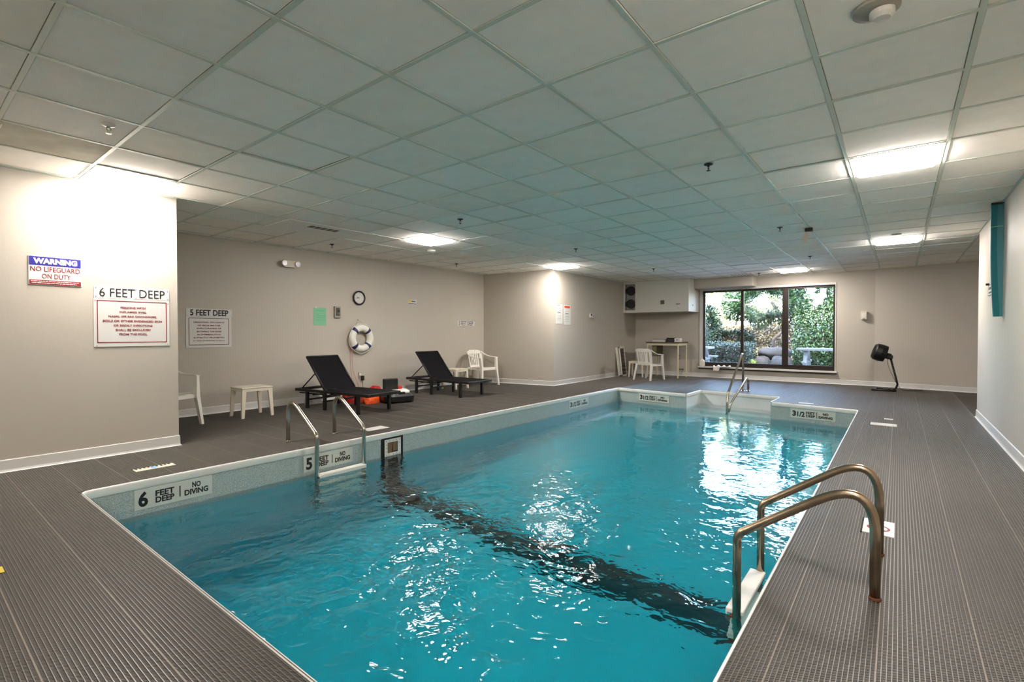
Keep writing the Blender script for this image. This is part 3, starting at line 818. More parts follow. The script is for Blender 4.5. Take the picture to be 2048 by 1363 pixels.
# green paper
t = wallthing('notice_paper', 'green notice paper taped to the recess wall', 'paper', 4.617, YR, 1.445)
plate(t, .235, .30, M_green, 'paper', -.003, 0); plate(t, .03, .02, M_signw, 'tape', -.005, -.002, -.07, .155)
wordbars(t, mat('green_ink', (84, 140, 104), .6), [(.1, .006, words(-.06, .08, 4)), (.02, .005, words(-.07, .09, 5)), (-.01, .005, words(-.07, .09, 6)), (-.06, .005, words(-.08, .09, 7))], -.0038)
# intercom
t = wallthing('intercom_box', 'small grey intercom box right of the green paper', 'intercom', 4.94, YR, 1.53)
plate(t, .12, .20, M_grey, 'housing', -.035, 0); plate(t, .075, .14, mat('dark_grille', (70, 66, 60), .5), 'speaker_grille', -.038, -.034, 0, .005)
b = MB(); b.lathe([(.018, 0), (.018, -.008)], (.012, -.037, .02), 16, 'y'); b.build('button', M_black, t)
for q in (-.03, -.015): plate(t, .03, .006, M_steel, 'slot', -.040, -.037, .012, q)
# clock
t = wallthing('wall_clock', 'round black-rimmed wall clock above the ring buoy', 'clock', 5.385, YR, 1.805)
b = MB(); nn_ = 40
b.tube([(.118*math.cos(a_), -.025, .118*math.sin(a_)) for a_ in np.linspace(0, 2*math.pi, nn_, endpoint=False)], .014, 10, closed=True); b.build('rim', M_black, t)
MB().lathe([(.117, -.004), (.117, -.018)], (0, 0, 0), 40, 'y').build('dial', M_signw, t)
b = MB(); b.box(-.075, .01, -.0205, -.0195, -.003, .003, 0, Matrix.Rotation(-.12, 3, 'Y'), (0, -.02, 0)); b.build('minute_hand', M_black, t)
b = MB(); b.box(-.05, .008, -.0215, -.0205, -.004, .004, 0, Matrix.Rotation(.3, 3, 'Y'), (0, -.02, 0)); b.build('hour_hand', M_black, t)
b = MB()
for q in range(12):
    a_ = q*math.pi/6; b.box(-.002, .002, -.0195, -.0185, .088, .1, 0, Matrix.Rotation(a_, 3, 'Y'), (0, -.019, 0))
tag(b.build('hour_marks', M_black, t), kind='stuff')
# ring buoy
t = wallthing('ring_buoy', 'white ring buoy with four navy bands hung on the recess wall', 'buoy', 5.392, YR-.07, 1.068)
b = MB(); R0, r0 = .188, .064; nA, nB = 64, 16; vs_ = []; fs_ = []; 
mis = []
for i_ in range(nA):
    a_ = 2*math.pi*i_/nA
    for j_ in range(nB):
        c_ = 2*math.pi*j_/nB; rr = R0+r0*math.cos(c_); vs_.append((rr*math.cos(a_), r0*.9*math.sin(c_), rr*math.sin(a_)))
for i_ in range(nA):
    for j_ in range(nB): fs_.append((i_*nB+j_, ((i_+1) % nA)*nB+j_, ((i_+1) % nA)*nB+(j_+1) % nB, i_*nB+(j_+1) % nB))
b.add(vs_, fs_, 0, True); b.build('float_ring', M_white, t)
for q in range(4):
    b = MB(); ac = math.pi/4+q*math.pi/2; vs_ = []; fs_ = []; ns_ = 5
    for i_ in range(ns_):
        a_ = ac-.13+.26*i_/(ns_-1)
        for j_ in range(nB):
            c_ = 2*math.pi*j_/nB; rr = R0+(r0+.002)*math.cos(c_); vs_.append((rr*math.cos(a_), (r0+.002)*.9*math.sin(c_), rr*math.sin(a_)))
    for i_ in range(ns_-1):
        for j_ in range(nB): fs_.append((i_*nB+j_, (i_+1)*nB+j_, (i_+1)*nB+(j_+1) % nB, i_*nB+(j_+1) % nB))
    b.add(vs_, fs_, 0, True); b.build('band', M_navy, t)
b = MB(); pr = [(.262*math.cos(a_), -.01+.02*math.sin(4*a_), .262*math.sin(a_)*(1.06 if math.sin(a_) < 0 else 1)) for a_ in np.linspace(0, 2*math.pi, 60, endpoint=False)]
b.tube(pr, .0045, 6, closed=True); b.build('grab_line', M_white, t)
b = MB(); b.tube([(-.12, .0, .23), (-.03, .05, .34), (.08, .0, .24)], .003, 6); b.lathe([(.006, 0), (.006, -.03)], (-.03, .07, .34), 8, 'y'); b.build('hanging_cord', M_grey, t)
rope = wallthing('throw_rope', 'thin red rope hanging from the ring buoy to the floor', 'rope', 0, 0, 0)
b = MB()
rp = [(5.20, 7.72, .88), (5.205, 7.74, .7), (5.23, 7.75, .5), (5.30, 7.75, .3), (5.36, 7.74, .15), (5.45, 7.70, .02)]
def smooth_path(P, n=8):
    P = [Vector(p) for p in P]; out_ = []
    for i in range(len(P)-1):
        p0 = P[max(i-1, 0)]; p1 = P[i]; p2 = P[i+1]; p3 = P[min(i+2, len(P)-1)]
        for k in range(n):
            t_ = k/n; out_.append(.5*((2*p1)+(-p0+p2)*t_+(2*p0-5*p1+4*p2-p3)*t_*t_+(-p0+3*p1-3*p2+p3)*t_**3))
    out_.append(P[-1]); return out_
b.tube(smooth_path(rp), .0042, 6)
b.tube(smooth_path([(5.19, 7.72, .88), (5.18, 7.75, .6), (5.2, 7.75, .35), (5.22, 7.74, .12), (5.5, 7.66, .02)]), .0035, 6)
b.build('rope_strands', mat('faded_red_rope', (198, 120, 104), .7), rope)
# outlet with charger
t = wallthing('power_outlet', 'wall outlet with a black adapter plugged in behind the near lounger', 'outlet', 5.415, YR, .365)
plate(t, .075, .12, M_grey, 'cover_plate', -.008, 0, -.01, .02); plate(t, .05, .05, M_cream, 'socket', -.02, -.007, -.012, .04)
plate(t, .045, .085, M_black, 'adapter', -.055, -.008, .03, -.03)
b = MB(); b.tube(smooth_path([(.03, -.03, -.07), (.03, -.04, -.2), (.06, -.06, -.3), (.14, -.08, -.352)]), .003, 6); b.build('cable', M_black, t)
# small safety sign
t = wallthing('safety_notice', 'tiny yellow and white notice high on the recess wall', 'sign', 6.655, YR, 1.79)
plate(t, .22, .10, M_signw); MB().box(-.105, -.03, -.0075, -.006, -.01, .045).build('symbol', M_yel, t)
wordbars(t, M_txt, [(.015, .024, words(-.02, .08, 9)), (-.03, .012, words(-.1, .1, 10, .005))], -.0078)
# 3 feet deep
t = wallthing('depth_sign', 'small white wall sign with 3 feet lettering above the corner armchair', 'sign', 8.235, YR, 1.385)
plate(t, .56, .12, M_signw); lettering(t, '3 FEET DEEP', .1, M_txt, 0, 0, -.0072, width=.47, height=.095)
# emergency light
t = wallthing('emergency_light', 'cream twin-head emergency light high on the recess wall', 'light', 4.06, YR, 2.275)
plate(t, .19, .105, M_cream, 'housing', -.07, 0, .01, 0)
for sx in (-.095, .125):
    b = MB(); b.lathe([(.022, 0), (.045, -.03), (.048, -.05), (.044, -.055)], (sx, -.04, .005), 20, 'y'); b.build('lamp_head', M_cream, t)
    MB().lathe([(.040, 0), (.040, -.003)], (sx, -.093, .005), 20, 'y').build('lens', mat('lens_lilac', (168, 160, 178), .2), t)
# papers at the corner
def paper(label, x, w, z, h, red=False):
    t = wallthing('notice_board_paper', label, 'paper', x, YW2, z)
    plate(t, w, h, M_signw, 'sheet', -.004, 0)
    if red: MB().box(-w*.42, w*.38, -.0055, -.004, h*.34, h*.46).build('header', mat('red_orange', (214, 70, 30), .5), t)
    else: MB().box(-w*.42, w*.1, -.0055, -.004, h*.41, h*.45).build('header', M_grey, t)
    wordbars(t, M_grey, [(h*(.25-.08*q), .008, words(-w*.35, w*.3, q+int(x*10), .01)) for q in range(8)], -.0052)
    MB().box(-w*.3, w*.15, -.0056, -.004, h*.06, h*.10).build('heading', mat('ink_grey', (110, 108, 100), .6), t)
paper('white posted paper nearest the wall corner', 9.33, .27, 1.59, .44)
paper('white posted paper with an orange-red header strip', 9.67, .29, 1.575, .45, True)
# thermostat
t = wallthing('thermostat', 'small white thermostat on the wall before the cabinet', 'thermostat', 10.79, YW2, 1.59)
plate(t, .17, .10, M_duct, 'housing', -.025, 0); plate(t, .08, .035, M_black, 'display', -.027, -.024, -.03, .02); plate(t, .02, .04, M_txt, 'lever', -.027, -.024, .06, -.01)
# wall speaker on back wall
t = wallthing('wall_speaker', 'small cream box on the back wall right of the window', 'speaker', XB, .61, 1.55, 'b')
MB().bbox(-.055, .055, -.09, 0, -.09, .09, .008).build('housing', M_cream, t)
MB().bbox(-.035, .035, -.095, -.089, -.06, .05, .004).build('cover', M_white, t)
plate(t, .02, .012, M_black, 'indicator', -.096, -.093, 0, -.075)
# right wall: teal strip and small sign
t = thing('foam_strip', 'long teal foam strip hanging from the ceiling on the right wall', 'foam strip', (7.33, -.81, 0))
b = MB(); zz = np.linspace(2.53, 1.34, 14)
vs_ = []; 
for z_ in zz:
    u = (2.53-z_)/1.2; off = .012*math.sin(u*3.0)-.03*u; 
    for px_, py_ in ((-.022, .05), (.022, .05), (.03, 0), (.022, -.048), (-.022, -.048), (-.012, 0)): vs_.append((px_, py_+off, z_))
fs_ = [(i_*6+j_, i_*6+(j_+1) % 6, (i_+1)*6+(j_+1) % 6, (i_+1)*6+j_) for i_ in range(13) for j_ in range(6)]
fs_ += [tuple(range(6))[::-1], tuple(13*6+j_ for j_ in range(6))]
b.add(vs_, fs_); b.build('foam_pad', M_teal, t)
b = MB(); b.box(-.026, .024, -.05, .052, 2.29, 2.296); b.build('tie', M_green, t)
b = MB(); b.box(-.02, .02, -.05, .05, 2.525, HC-.0); b.build('ceiling_clip', M_black, t)
t = wallthing('wall_notice', 'small framed notice on the right wall beside the teal strip', 'sign', 8.19, YRW, 1.68, 'r')
plate(t, .36, .13, M_signw); border(t, .36, .13, .008, M_txt); wordbars(t, M_txt, [(.02, .03, words(-.12, .12, 21)), (-.03, .02, words(-.12, .12, 22))], -.0072)
MB().bbox(-.18, -.14, -.03, 0, .066, .09, .003).build('clip', M_black, t)

# ------------------------------------------------------------------ duct cabinet
t = thing('duct_cabinet', 'pale wall-hung cabinet with two round black duct ends beside the window', 'cabinet', (0, 0, 0))
cx0, cx1 = 12.60, XB
b = MB(); b.bbox(cx0, cx1, 4.20, 5.64, 1.715, HC, .003); b.build('body', M_duct, t)
b = MB()
b.box(cx0, cx1, 5.64, YW2, 1.715, 1.78); b.box(cx0, cx1, 5.64, YW2, 2.49, HC); b.box(cx0, cx1, 5.94, YW2, 1.78, 2.49); b.build('open_bay', M_duct, t)
b = MB(); b.box(cx0+.05, cx0+.07, 5.64, 5.94, 1.78, 2.49); b.build('bay_back', mat('bay_grey', (130, 134, 132), .5), t)
for z_ in (1.955, 2.31):
    b = MB(); b.lathe([(.125, 0), (.125, -.05), (.112, -.05), (.112, -.02)], (cx0+.05, 5.775, z_), 32, 'x'); b.build('duct_end', M_black, t)
b = MB()
for z_ in (1.95, 2.31): b.bbox(cx0+.02, cx0+.06, 5.895, 5.935, z_-.06, z_+.06, .003)
b.tube([(cx0+.05, 5.92, 1.8), (cx0+.05, 5.92, 2.48)], .006, 6); b.build('brackets', M_black, t)
b = MB(); b.bbox(cx0-.012, cx0, 4.83, 4.93, 1.92, 2.02, .003); b.build('vent_grille', mat('grille_dark', (84, 82, 76), .5), t)
b = MB(); b.bbox(cx0-.008, cx0, 4.42, 4.52, 1.90, 1.92, .002); b.build('name_strip', M_brown, t)
b = MB(); b.bbox(cx0-.006, cx0, 4.33, 4.46, 1.82, 1.885, .002); b.build('sticker', M_signw, t)
b = MB(); b.bbox(cx0+.3, cx0+.34, 4.192, 4.2, 1.86, 1.90, .002); b.build('latch', M_grey, t)

# ------------------------------------------------------------------ ladders and rail
def ladder(name, label, loc, rz, m, grab_h, rust=False):
    """local frame: +y from the deck anchors towards the water is -y; anchors at y=0, uprights at y=-.57"""
    t = thing(name, label, 'ladder', loc, rz)
    w = .55
    for sx in (-w/2, w/2):
        pts = [(sx, 0, -.02), (sx, 0, grab_h), (sx, -.17, grab_h+.01), (sx, -.57, .15), (sx, -.57, -1.25)]
        P = fillet([(sx, 0, -.02), (sx, .0, grab_h*1.06), (sx, -.565, .145), (sx, -.565, -1.2)], [.16, .07], 10)
        MB().tube(P, .0205, 18).build('rail', m, t)
        MB().lathe([(.024, 0), (.024, .008), (.0215, .012), (.021, .012)], (sx, 0, 0), 20).build('flange', M_rust if rust else m, t)
    for z_ in (-.25, -.50, -.75, -1.0):
        b = MB(); b.bbox(-w/2+.005, w/2-.005, -.62, -.535, z_-.025, z_, .004)
        b.bbox(-w/2+.005, w/2-.005, -.62, -.612, z_-.04, z_-.02, .002); b.build('tread', M_white, t)
        b = MB()
        for sx in (-w/2, w/2): b.bbox(sx-.012, sx+.012, -.6, -.545, z_-.05, z_-.026, .003)
        b.build('tread_bracket', M_black if not rust else M_rust, t)
    return t
ladder('pool_ladder', 'stainless pool ladder at the five feet mark on the left side', (2.935, 5.13, 0), 0, M_steel, .49)
ladder('pool_ladder', 'tarnished stainless pool ladder in the near right foreground', (2.94, .072, 0), math.pi, M_steeld, .515, True)
t = thing('step_handrail', 'slim chrome handrail over the white pool steps by the window', 'handrail', (0, 0, 0))
P = fillet([(10.62, 2.45, -.02), (10.62, 2.45, .80), (9.53, 2.45, .07), (9.47, 2.45, -.10), (9.45, 2.45, -.5)], [.08, .1, .1], 8)
MB().tube(P, .021, 16).build('upper_rail', M_steel, t)
P = fillet([(10.66, 2.36, -.02), (10.66, 2.36, .22), (10.5, 2.36, .27), (9.62, 2.42, -.13), (9.5, 2.44, -.3)], [.06, .05, .05], 8)
MB().tube(P, .020, 16).build('lower_rail', M_steel, t)
for q in ((10.62, 2.45), (10.66, 2.36)): MB().lathe([(.035, 0), (.035, .008), (.022, .012)], (*q, 0), 20).build('flange', M_steel, t)

# ------------------------------------------------------------------ deck marker tiles
def decktile(label, x, y, w, d, rz=0, kind='plain'):
    t = thing('deck_marker', label, 'floor tile', (x, y, 0), rz)
    MB().bbox(-w/2, w/2, -d/2, d/2, -.006, .0025, .001).build('tile', M_signw if kind != 'cut' else M_cream, t)
    b = MB(); b.box(-w/2-.006, w/2+.006, d/2, d/2+.01, -.006, .0012); b.build('cut_edge', M_dark, t)
    if kind == 'cut':
        b = MB(); r = random.Random(5)
        for q in range(9): b.box(-w/2+.012+q*.03, -w/2+.028+q*.03, .0+r.uniform(0, .02), d/2, .0025, .0031)
        b.build('lettering', M_txt, t)
        MB().box(-.03, .02, -.03, .03, .0025, .0033).build('water_symbol', mat('sky_blue', (120, 170, 214), .5), t)
    if kind == 'diver':
        pts = [(.05*math.cos(a_)-.02, .05*math.sin(a_), .0033) for a_ in np.linspace(0, 2*math.pi, 36, endpoint=False)]
        MB().tube(pts, .006, 6, closed=True, flat=.2).build('prohibition_ring', M_red, t)
        MB().box(-.07, .03, -.004, .004, .0026, .0034, 0, Matrix.Rotation(.8, 3, 'Z')).build('prohibition_bar', M_red, t)
        MB().tube([(-.07, -.02, .0034), (-.02, .0, .0034), (.03, .04, .0034)], .006, 6, flat=.2).build('diver_symbol', M_txt, t)
    return t
decktile('worn floor marker with black letters and a blue symbol at the near left deck', 1.44, 5.07, .29, .10, 0, 'cut')
decktile('blank white floor marker beside the left ladder', 3.69, 5.02, .30, .17)
decktile('long white floor marker on the far right deck', 7.85, .145, .20, .27)
decktile('thin floor marker just past the long white one', 8.38, .10, .09, .10)
decktile('square no-diving floor marker behind the near right ladder', 3.67, .085, .27, .15, 0, 'diver')
decktile('dark low floor marker at the pool edge by the steps', 9.42, 1.2, .06, .22)
t = thing('floor_tape', 'yellow tape patch on the deck at the left edge', 'tape', (.322, 3.47, 0))
MB().bbox(-.03, .03, -.05, .04, 0, .002, .0005).build('tape', M_yel, t)

# ------------------------------------------------------------------ loungers
def lounger(label, loc, rz):
    """head end towards +y, feet towards -y; origin at the floor under the middle of the frame"""
    t = thing('sun_lounger', label, 'sun lounger', loc, rz, 'sun loungers beside the pool')
    w = .60; zf = .285; L0, L1 = -.73, .94     # foot, head
    b = MB()
    for sx in (-1, 1): b.bbox(sx*w/2-.018, sx*w/2+.018, L0, L1, zf-.03, zf+.012, .004)
    b.bbox(-w/2, w/2, L1-.04, L1, zf-.03, zf+.012, .004); b.bbox(-w/2, w/2, L0, L0+.035, zf-.03, zf+.012, .004)
    b.build('frame', M_blackm, t)
    for yy in (-.50, .24, .66):
        for sx in (-1, 1):
            MB().bbox(sx*(w/2-.005)-.02, sx*(w/2-.005)+.02, yy-.024, yy+.024, 0, zf-.028, .003).build('leg', M_blackm, t)
    b = MB()
    for yy in (.24, .66): b.box(-w/2+.01, w/2-.01, yy-.012, yy+.012, .12, .145)
    b.box(-w/2+.02, w/2-.02, .3, .32, .20, .22); b.box(-w/2+.03, w/2-.03, .55, .57, .2, .22)
    for sx in (-1, 1): b.box(sx*(w/2-.045)-.01, sx*(w/2-.045)+.01, .24, .9, .215, .235)
    b.build('cross_bars', M_blackm, t)
    # seat sling, slightly sagging
    b = MB(); n = 14; vs = []; ys_ = np.linspace(L0+.01, .28, n); ww = w/2-.012
    for th in (0, -.004):
        for y_ in ys_:
            u = (y_-(L0))/(1.0)
            for k_ in range(7):
                s_ = -1+k_/3; sag = -.018*(1-s_*s_)*math.sin(math.pi*min(1, max(0, u)))
                vs.append((s_*ww, y_, zf+.016+sag+th+.018*math.exp(-((y_-L0)/.06)**2)*-1))
    fs = []
    for i in range(n-1):
        for j in range(6):
            fs.append((i*7+j, i*7+j+1, (i+1)*7+j+1, (i+1)*7+j)); o2 = n*7; fs.append((o2+i*7+j, o2+(i+1)*7+j, o2+(i+1)*7+j+1, o2+i*7+j+1))
    b.add(vs, fs, 0, True); b.build('seat_sling', M_sling, t)
    # back rest
    bl, an = .645, math.radians(49); y0 = .26; z0 = zf+.02
    dy, dz = math.cos(an), math.sin(an)
    b = MB()
    for sx in (-1, 1): b.tube([(sx*(w/2-.014), y0, z0), (sx*(w/2-.014), y0+dy*bl, z0+dz*bl)], .015, 8)
    b.tube([(-w/2+.014, y0+dy*bl, z0+dz*bl), (w/2-.014, y0+dy*bl, z0+dz*bl)], .015, 8)
    b.build('backrest_frame', M_blackm, t)
    b = MB(); vs = []
    for k_ in range(9):
        u = k_/8
        for j in range(7):
            s_ = -1+j/3; sag = .02*(1-s_*s_)*math.sin(math.pi*u)
            vs.append((s_*(w/2-.02), y0+dy*bl*u+sag*dz, z0+dz*bl*u-sag*dy))
    fs = [(i*7+j, i*7+j+1, (i+1)*7+j+1, (i+1)*7+j) for i in range(8) for j in range(6)]
    b.add(vs, fs, 0, True); b.build('backrest_sling', M_sling, t)
    b = MB()
    for sx in (-1, 1): b.tube([(sx*(w/2-.045), y0+dy*bl*.55, z0+dz*bl*.52), (sx*(w/2-.045), .86, zf)], .010, 8)
    b.tube([(-w/2+.045, .86, zf), (w/2-.045, .86, zf)], .010, 8)
    b.build('prop_strut', M_blackm, t)
    return t
l1 = lounger('black sun lounger nearer the camera, beside the ring buoy', (4.42, 6.60, 0), math.radians(6.0))
dup(l1, (6.68, 6.70, 0), math.radians(1.0), 'black sun lounger farther away, in front of the corner armchair')

# ------------------------------------------------------------------ plastic armchairs
def armchair(label, loc, rz):
    """faces -y"""
    t = thing('plastic_armchair', label, 'chair', loc, rz, 'white plastic armchairs')
    m = M_white
    b = MB(); n = 8; vs = []
    def seat_pt(u, v, th=0):    # u -1..1 across, v 0 front ..1 back
        wx = .235-.035*v; y_ = -.23+.44*v; z_ = .425-.03*v+.012*(u*u)-.02*(1-u*u)*math.sin(math.pi*v)-.03*max(0, .15-v)*4
        return (u*wx, y_, z_+th)
    for th in (0, -.012):
        for i in range(n+1):
            for j in range(n+1): vs.append(seat_pt(-1+2*j/n, i/n, th))
    q = (n+1)**2; fs = []
    for i in range(n):
        for j in range(n):
            a = i*(n+1)+j; fs.append((a, a+1, a+n+2, a+n+1)); fs.append((q+a, q+a+n+1, q+a+n+2, q+a+1))
    for i in range(n):
        for (a, c) in ((i, i+1), ((n+1)*n+i+1, (n+1)*n+i)): fs.append((a, q+a, q+c, c))
        for (a, c) in (((i+1)*(n+1), i*(n+1)), (i*(n+1)+n, (i+1)*(n+1)+n)): fs.append((a, q+a, q+c, c))
    b.add(vs, fs, 0, True)
    b.box(-.235, .235, -.24, -.22, .365, .41); b.build('seat', m, t)
    for sx in (-1, 1):
        b = MB(); b.taper((sx*.245, -.21, .66), (sx*.225, -.235, .40), .035, .06, .05, .06); b.taper((sx*.225, -.235, .40), (sx*.265, -.27, .0), .05, .055, .032, .04)
        b.build('leg', m, t)
        b = MB(); b.taper((sx*.205, .20, .42), (sx*.235, .30, .0), .06, .05, .034, .04); b.build('leg', m, t)
        b = MB(); P = smooth_path([(sx*.245, -.24, .655), (sx*.265, -.12, .665), (sx*.265, .04, .68), (sx*.245, .17, .73), (sx*.205, .24, .79)], 5)
        b.tube(P, .028, 10, flat=.45); b.build('armrest', m, t)
        b = MB(); b.box(sx*.225-.012, sx*.225+.012, -.22, .21, .37, .405); b.build('side_rail', m, t)
    def bk(u, z_):              # curved back surface
        v = (z_-.42)/.40; return (u*(.195+.02*v), .205+.085*v-.055*(u*u), z_)
    b = MB()
    for k in range(5):
        u0 = -.50+k*.25; vs = []
        for z_ in np.linspace(.44, .745, 6):
            for du in (-.065, .065):
                p = bk(u0+du, z_); vs.append(p); vs.append((p[0], p[1]+.012, p[2]))
        fs = []
        for i in range(5):
            a = i*4; fs += [(a, a+2, a+6, a+4), (a+1, a+5, a+7, a+3), (a, a+4, a+5, a+1), (a+2, a+3, a+7, a+6)]
        b.add(vs, fs)
    b.build('back_slats', m, t)
    b = MB()
    for (za, zb2, ua, ub2) in ((.74, .83, -1, 1), (.415, .47, -1, 1), (.46, .75, -1.02, -.74), (.46, .75, .74, 1.02)):
        vs = []; nn2 = 12
        for i in range(nn2+1):
            u = ua+(ub2-ua)*i/nn2; top = zb2-(.045*(u**4) if zb2 > .8 else 0)
            p0, p1 = bk(u, za), bk(u, top); vs += [p0, p1, (p1[0], p1[1]+.018, p1[2]), (p0[0], p0[1]+.018, p0[2])]
        fs = [(i*4+j, i*4+(j+1) % 4, (i+1)*4+(j+1) % 4, (i+1)*4+j) for i in range(nn2) for j in range(4)] + [(0, 1, 2, 3), (nn2*4+3, nn2*4+2, nn2*4+1, nn2*4)]
        b.add(vs, fs)
    b.build('back_frame', m, t)
    return t
ac1 = armchair('white plastic armchair half hidden behind the near left wall', (2.16, 7.17, 0), math.radians(22))
ac1.scale = (1, 1, .94)
dup(ac1, (8.28, 7.36, 0), math.radians(-4), 'white plastic armchair in the recess corner by the farther lounger')
dup(ac1, (11.85, 4.93, 0), math.radians(80), 'white plastic armchair pulled up at the tall table by the window')

def stool(label, loc, rz, w=.42, d=.38, h=.415):
    t = thing('plastic_side_table', label, 'side table', loc, rz, 'low white plastic side tables')
    b = MB(); b.bbox(-w/2, w/2, -d/2, d/2, h-.018, h, .006); b.build('table_top', M_cream, t)
    b = MB(); b.box(-w/2+.008, w/2-.008, -d/2+.006, -d/2+.016, h-.055, h-.016); b.box(-w/2+.008, w/2-.008, d/2-.016, d/2-.006, h-.055, h-.016)
    b.box(-w/2+.006, -w/2+.016, -d/2+.008, d/2-.008, h-.055, h-.016); b.box(w/2-.016, w/2-.006, -d/2+.008, d/2-.008, h-.055, h-.016); b.build('apron', M_cream, t)
    for sx in (-1, 1):
        for sy in (-1, 1):
            b = MB(); b.taper((sx*(w/2-.035), sy*(d/2-.03), h-.02), (sx*(w/2-.01), sy*(d/2-.01), 0), .058, .045, .034, .03); b.build('leg', M_cream, t)
    return t
s1 = stool('low cream plastic side table against the recess wall, left of the loungers', (3.20, 7.18, 0), 0)
dup(s1, (7.43, 7.35, 0), .1, 'low cream plastic side table behind the farther lounger')
dup(s1, (12.45, 5.50, 0), .2, 'low cream plastic side table in the back corner under the cabinet')

# ------------------------------------------------------------------ items by the loungers
t = thing('rescue_case', 'rounded black case with white rim and raised black lid beyond the near lounger', 'case', (5.37, 6.70, 0), math.radians(-18))
b = MB(); n = 20
def rrect(w, d, r, n=5):
    out_ = []
    for cx_, cy_, a0 in ((w/2-r, d/2-r, 0), (-w/2+r, d/2-r, 90), (-w/2+r, -d/2+r, 180), (w/2-r, -d/2+r, 270)):
        for k in range(n+1):
            a = math.radians(a0+90*k/n); out_.append((cx_+r*math.cos(a), cy_+r*math.sin(a)))
    return out_
def stack(b, layers, mi=0):
    rings = []; vs = []
    for poly, z_ in layers: rings.append(len(vs)); vs += [(x, y, z_) for x, y in poly]
    n = len(layers[0][0]); fs = []
    for q in range(len(layers)-1):
        fs += [(rings[q]+j, rings[q]+(j+1) % n, rings[q+1]+(j+1) % n, rings[q+1]+j) for j in range(n)]
    fs += [tuple(range(n))[::-1], tuple(rings[-1]+j for j in range(n))]
    b.add(vs, fs, mi, False)
stack(b, [(rrect(.46, .40, .12), 0), (rrect(.52, .46, .14), .03), (rrect(.54, .48, .15), .11), (rrect(.46, .40, .13), .16)])
b.build('case_base', M_black, t)
b = MB(); stack(b, [(rrect(.40, .36, .12), .155), (rrect(.40, .36, .12), .18), (rrect(.33, .29, .11), .21)]); b.build('case_rim', M_white, t)
b = MB(); b.bbox(-.05, .07, -.215, -.16, .15, .185, .008); b.build('case_latch', M_black, t)
b = MB(); b.bbox(-.24, .02, -.02, .025, .18, .40, .014); b.build('case_lid', M_black, t)
b = MB(); b.bbox(.03, .11, .02, .14, .20, .26, .01); b.build('red_pouch', M_redf, t)
def rumpled(name, label, cat, loc, size, m, seed, part='fabric'):
    t = thing(name, label, cat, loc); r = np.random.RandomState(seed); nu, nv = 22, 10; vs = []
    for i in range(nu):
        for j in range(nv+1):
            a = 2*math.pi*i/nu; v = j/nv*math.pi/2; k = 1+.16*math.sin(3*a+seed)+.1*math.sin(7*a+j)
            vs.append((size[0]/2*math.cos(a)*math.cos(v)**.6*k, size[1]/2*math.sin(a)*math.cos(v)**.6*k, size[2]*math.sin(v)*(1+.15*math.sin(5*a+j*1.3))))
    fs = [(i*(nv+1)+j, ((i+1) % nu)*(nv+1)+j, ((i+1) % nu)*(nv+1)+j+1, i*(nv+1)+j+1) for i in range(nu) for j in range(nv)]
    MB().add(vs, fs, 0, True).build(part, m, t)
    return t
rumpled('rescue_bag', 'red fabric bag on the floor under the near lounger', 'bag', (4.88, 7.28, 0), (.32, .32, .15), M_redf, 1)
rumpled('life_vest', 'bright orange life vest beside the red bag', 'life vest', (5.02, 6.93, 0), (.36, .24, .12), M_orange, 2)
rumpled('plastic_bag', 'crumpled clear plastic bag behind the near lounger legs', 'bag', (4.36, 7.60, 0), (.30, .16, .16), mat('clear_plastic', (190, 188, 184), .15), 3, 'plastic_film')
t = rumpled('life_vest', 'red and orange vest draped against the black case', 'life vest', (5.45, 7.42, 0), (.36, .2, .19), M_redf, 4)

# ------------------------------------------------------------------ tall table and its load
t = thing('tall_table', 'tall beige metal table with a brown top beneath the cabinet', 'table', (12.86, 4.84, 0))
MB().bbox(-.36, .36, -.43, .45, .90, .93, .004).build('table_top', M_brown, t)
b = MB(); b.box(-.33, -.31, -.40, .42, .84, .90); b.box(.31, .33, -.40, .42, .84, .90); b.box(-.33, .33, -.41, -.39, .84, .90); b.box(-.33, .33, .41, .43, .84, .90); b.build('apron', M_beige, t)
for sx in (-.315, .315):
    for sy in (-.395, .415): MB().bbox(sx-.016, sx+.016, sy-.016, sy+.016, 0, .9, .003).build('leg', M_beige, t)
b = MB(); b.bbox(-.25, .2, .20, .32, .55, .84, .004); b.build('drawer_unit', mat('olive_metal', (104, 98, 62), .5), t)
t = thing('paper_stack', 'stack of white papers and a magazine on the tall table', 'papers', (12.74, 4.98, .93))
for q in range(7):
    b = MB(); R = Matrix.Rotation(random.uniform(-.15, .15), 3, 'Z'); b.box(-.13, .13, -.17, .17, q*.012, q*.012+.011, 0, R); b.build('sheet_bundle', M_signw if q < 5 else M_grey, t)
t = thing('black_box', 'small black box between papers and white box on the table', 'box', (12.76, 4.705, .93))
MB().bbox(-.10, .10, -.10, .08, 0, .095, .006).build('box_body', M_black, t); MB().bbox(-.10, .10, -.10, .08, .095, .11, .004).build('lid', M_black, t)
t = thing('white_box', 'small white box at the right end of the tall table', 'box', (12.78, 4.53, .93))
MB().bbox(-.08, .08, -.08, .07, 0, .10, .004).build('carton', M_white, t); MB().bbox(-.083, -.08, -.015, .012, .04, .07, .001).build('sticker', mat('label_blue', (70, 80, 150), .5), t)
t = wallthing('power_outlet', 'small wall outlet seen under the tall table', 'outlet', XB, 4.72, .50, 'b')
plate(t, .08, .12, M_grey, 'cover_plate', -.008, 0); plate(t, .04, .05, M_cream, 'socket', -.011, -.007)
t = wallthing('wall_jack', 'low jack with a short hanging cable under the tall table', 'outlet', XB, 4.65, .18, 'b')
plate(t, .12, .02, M_brown, 'cover_plate', -.012, 0); b = MB(); b.tube([(.04, -.015, -.01), (.03, -.03, -.08), (.0, -.04, -.155)], .004, 6); b.build('cable', M_black, t)
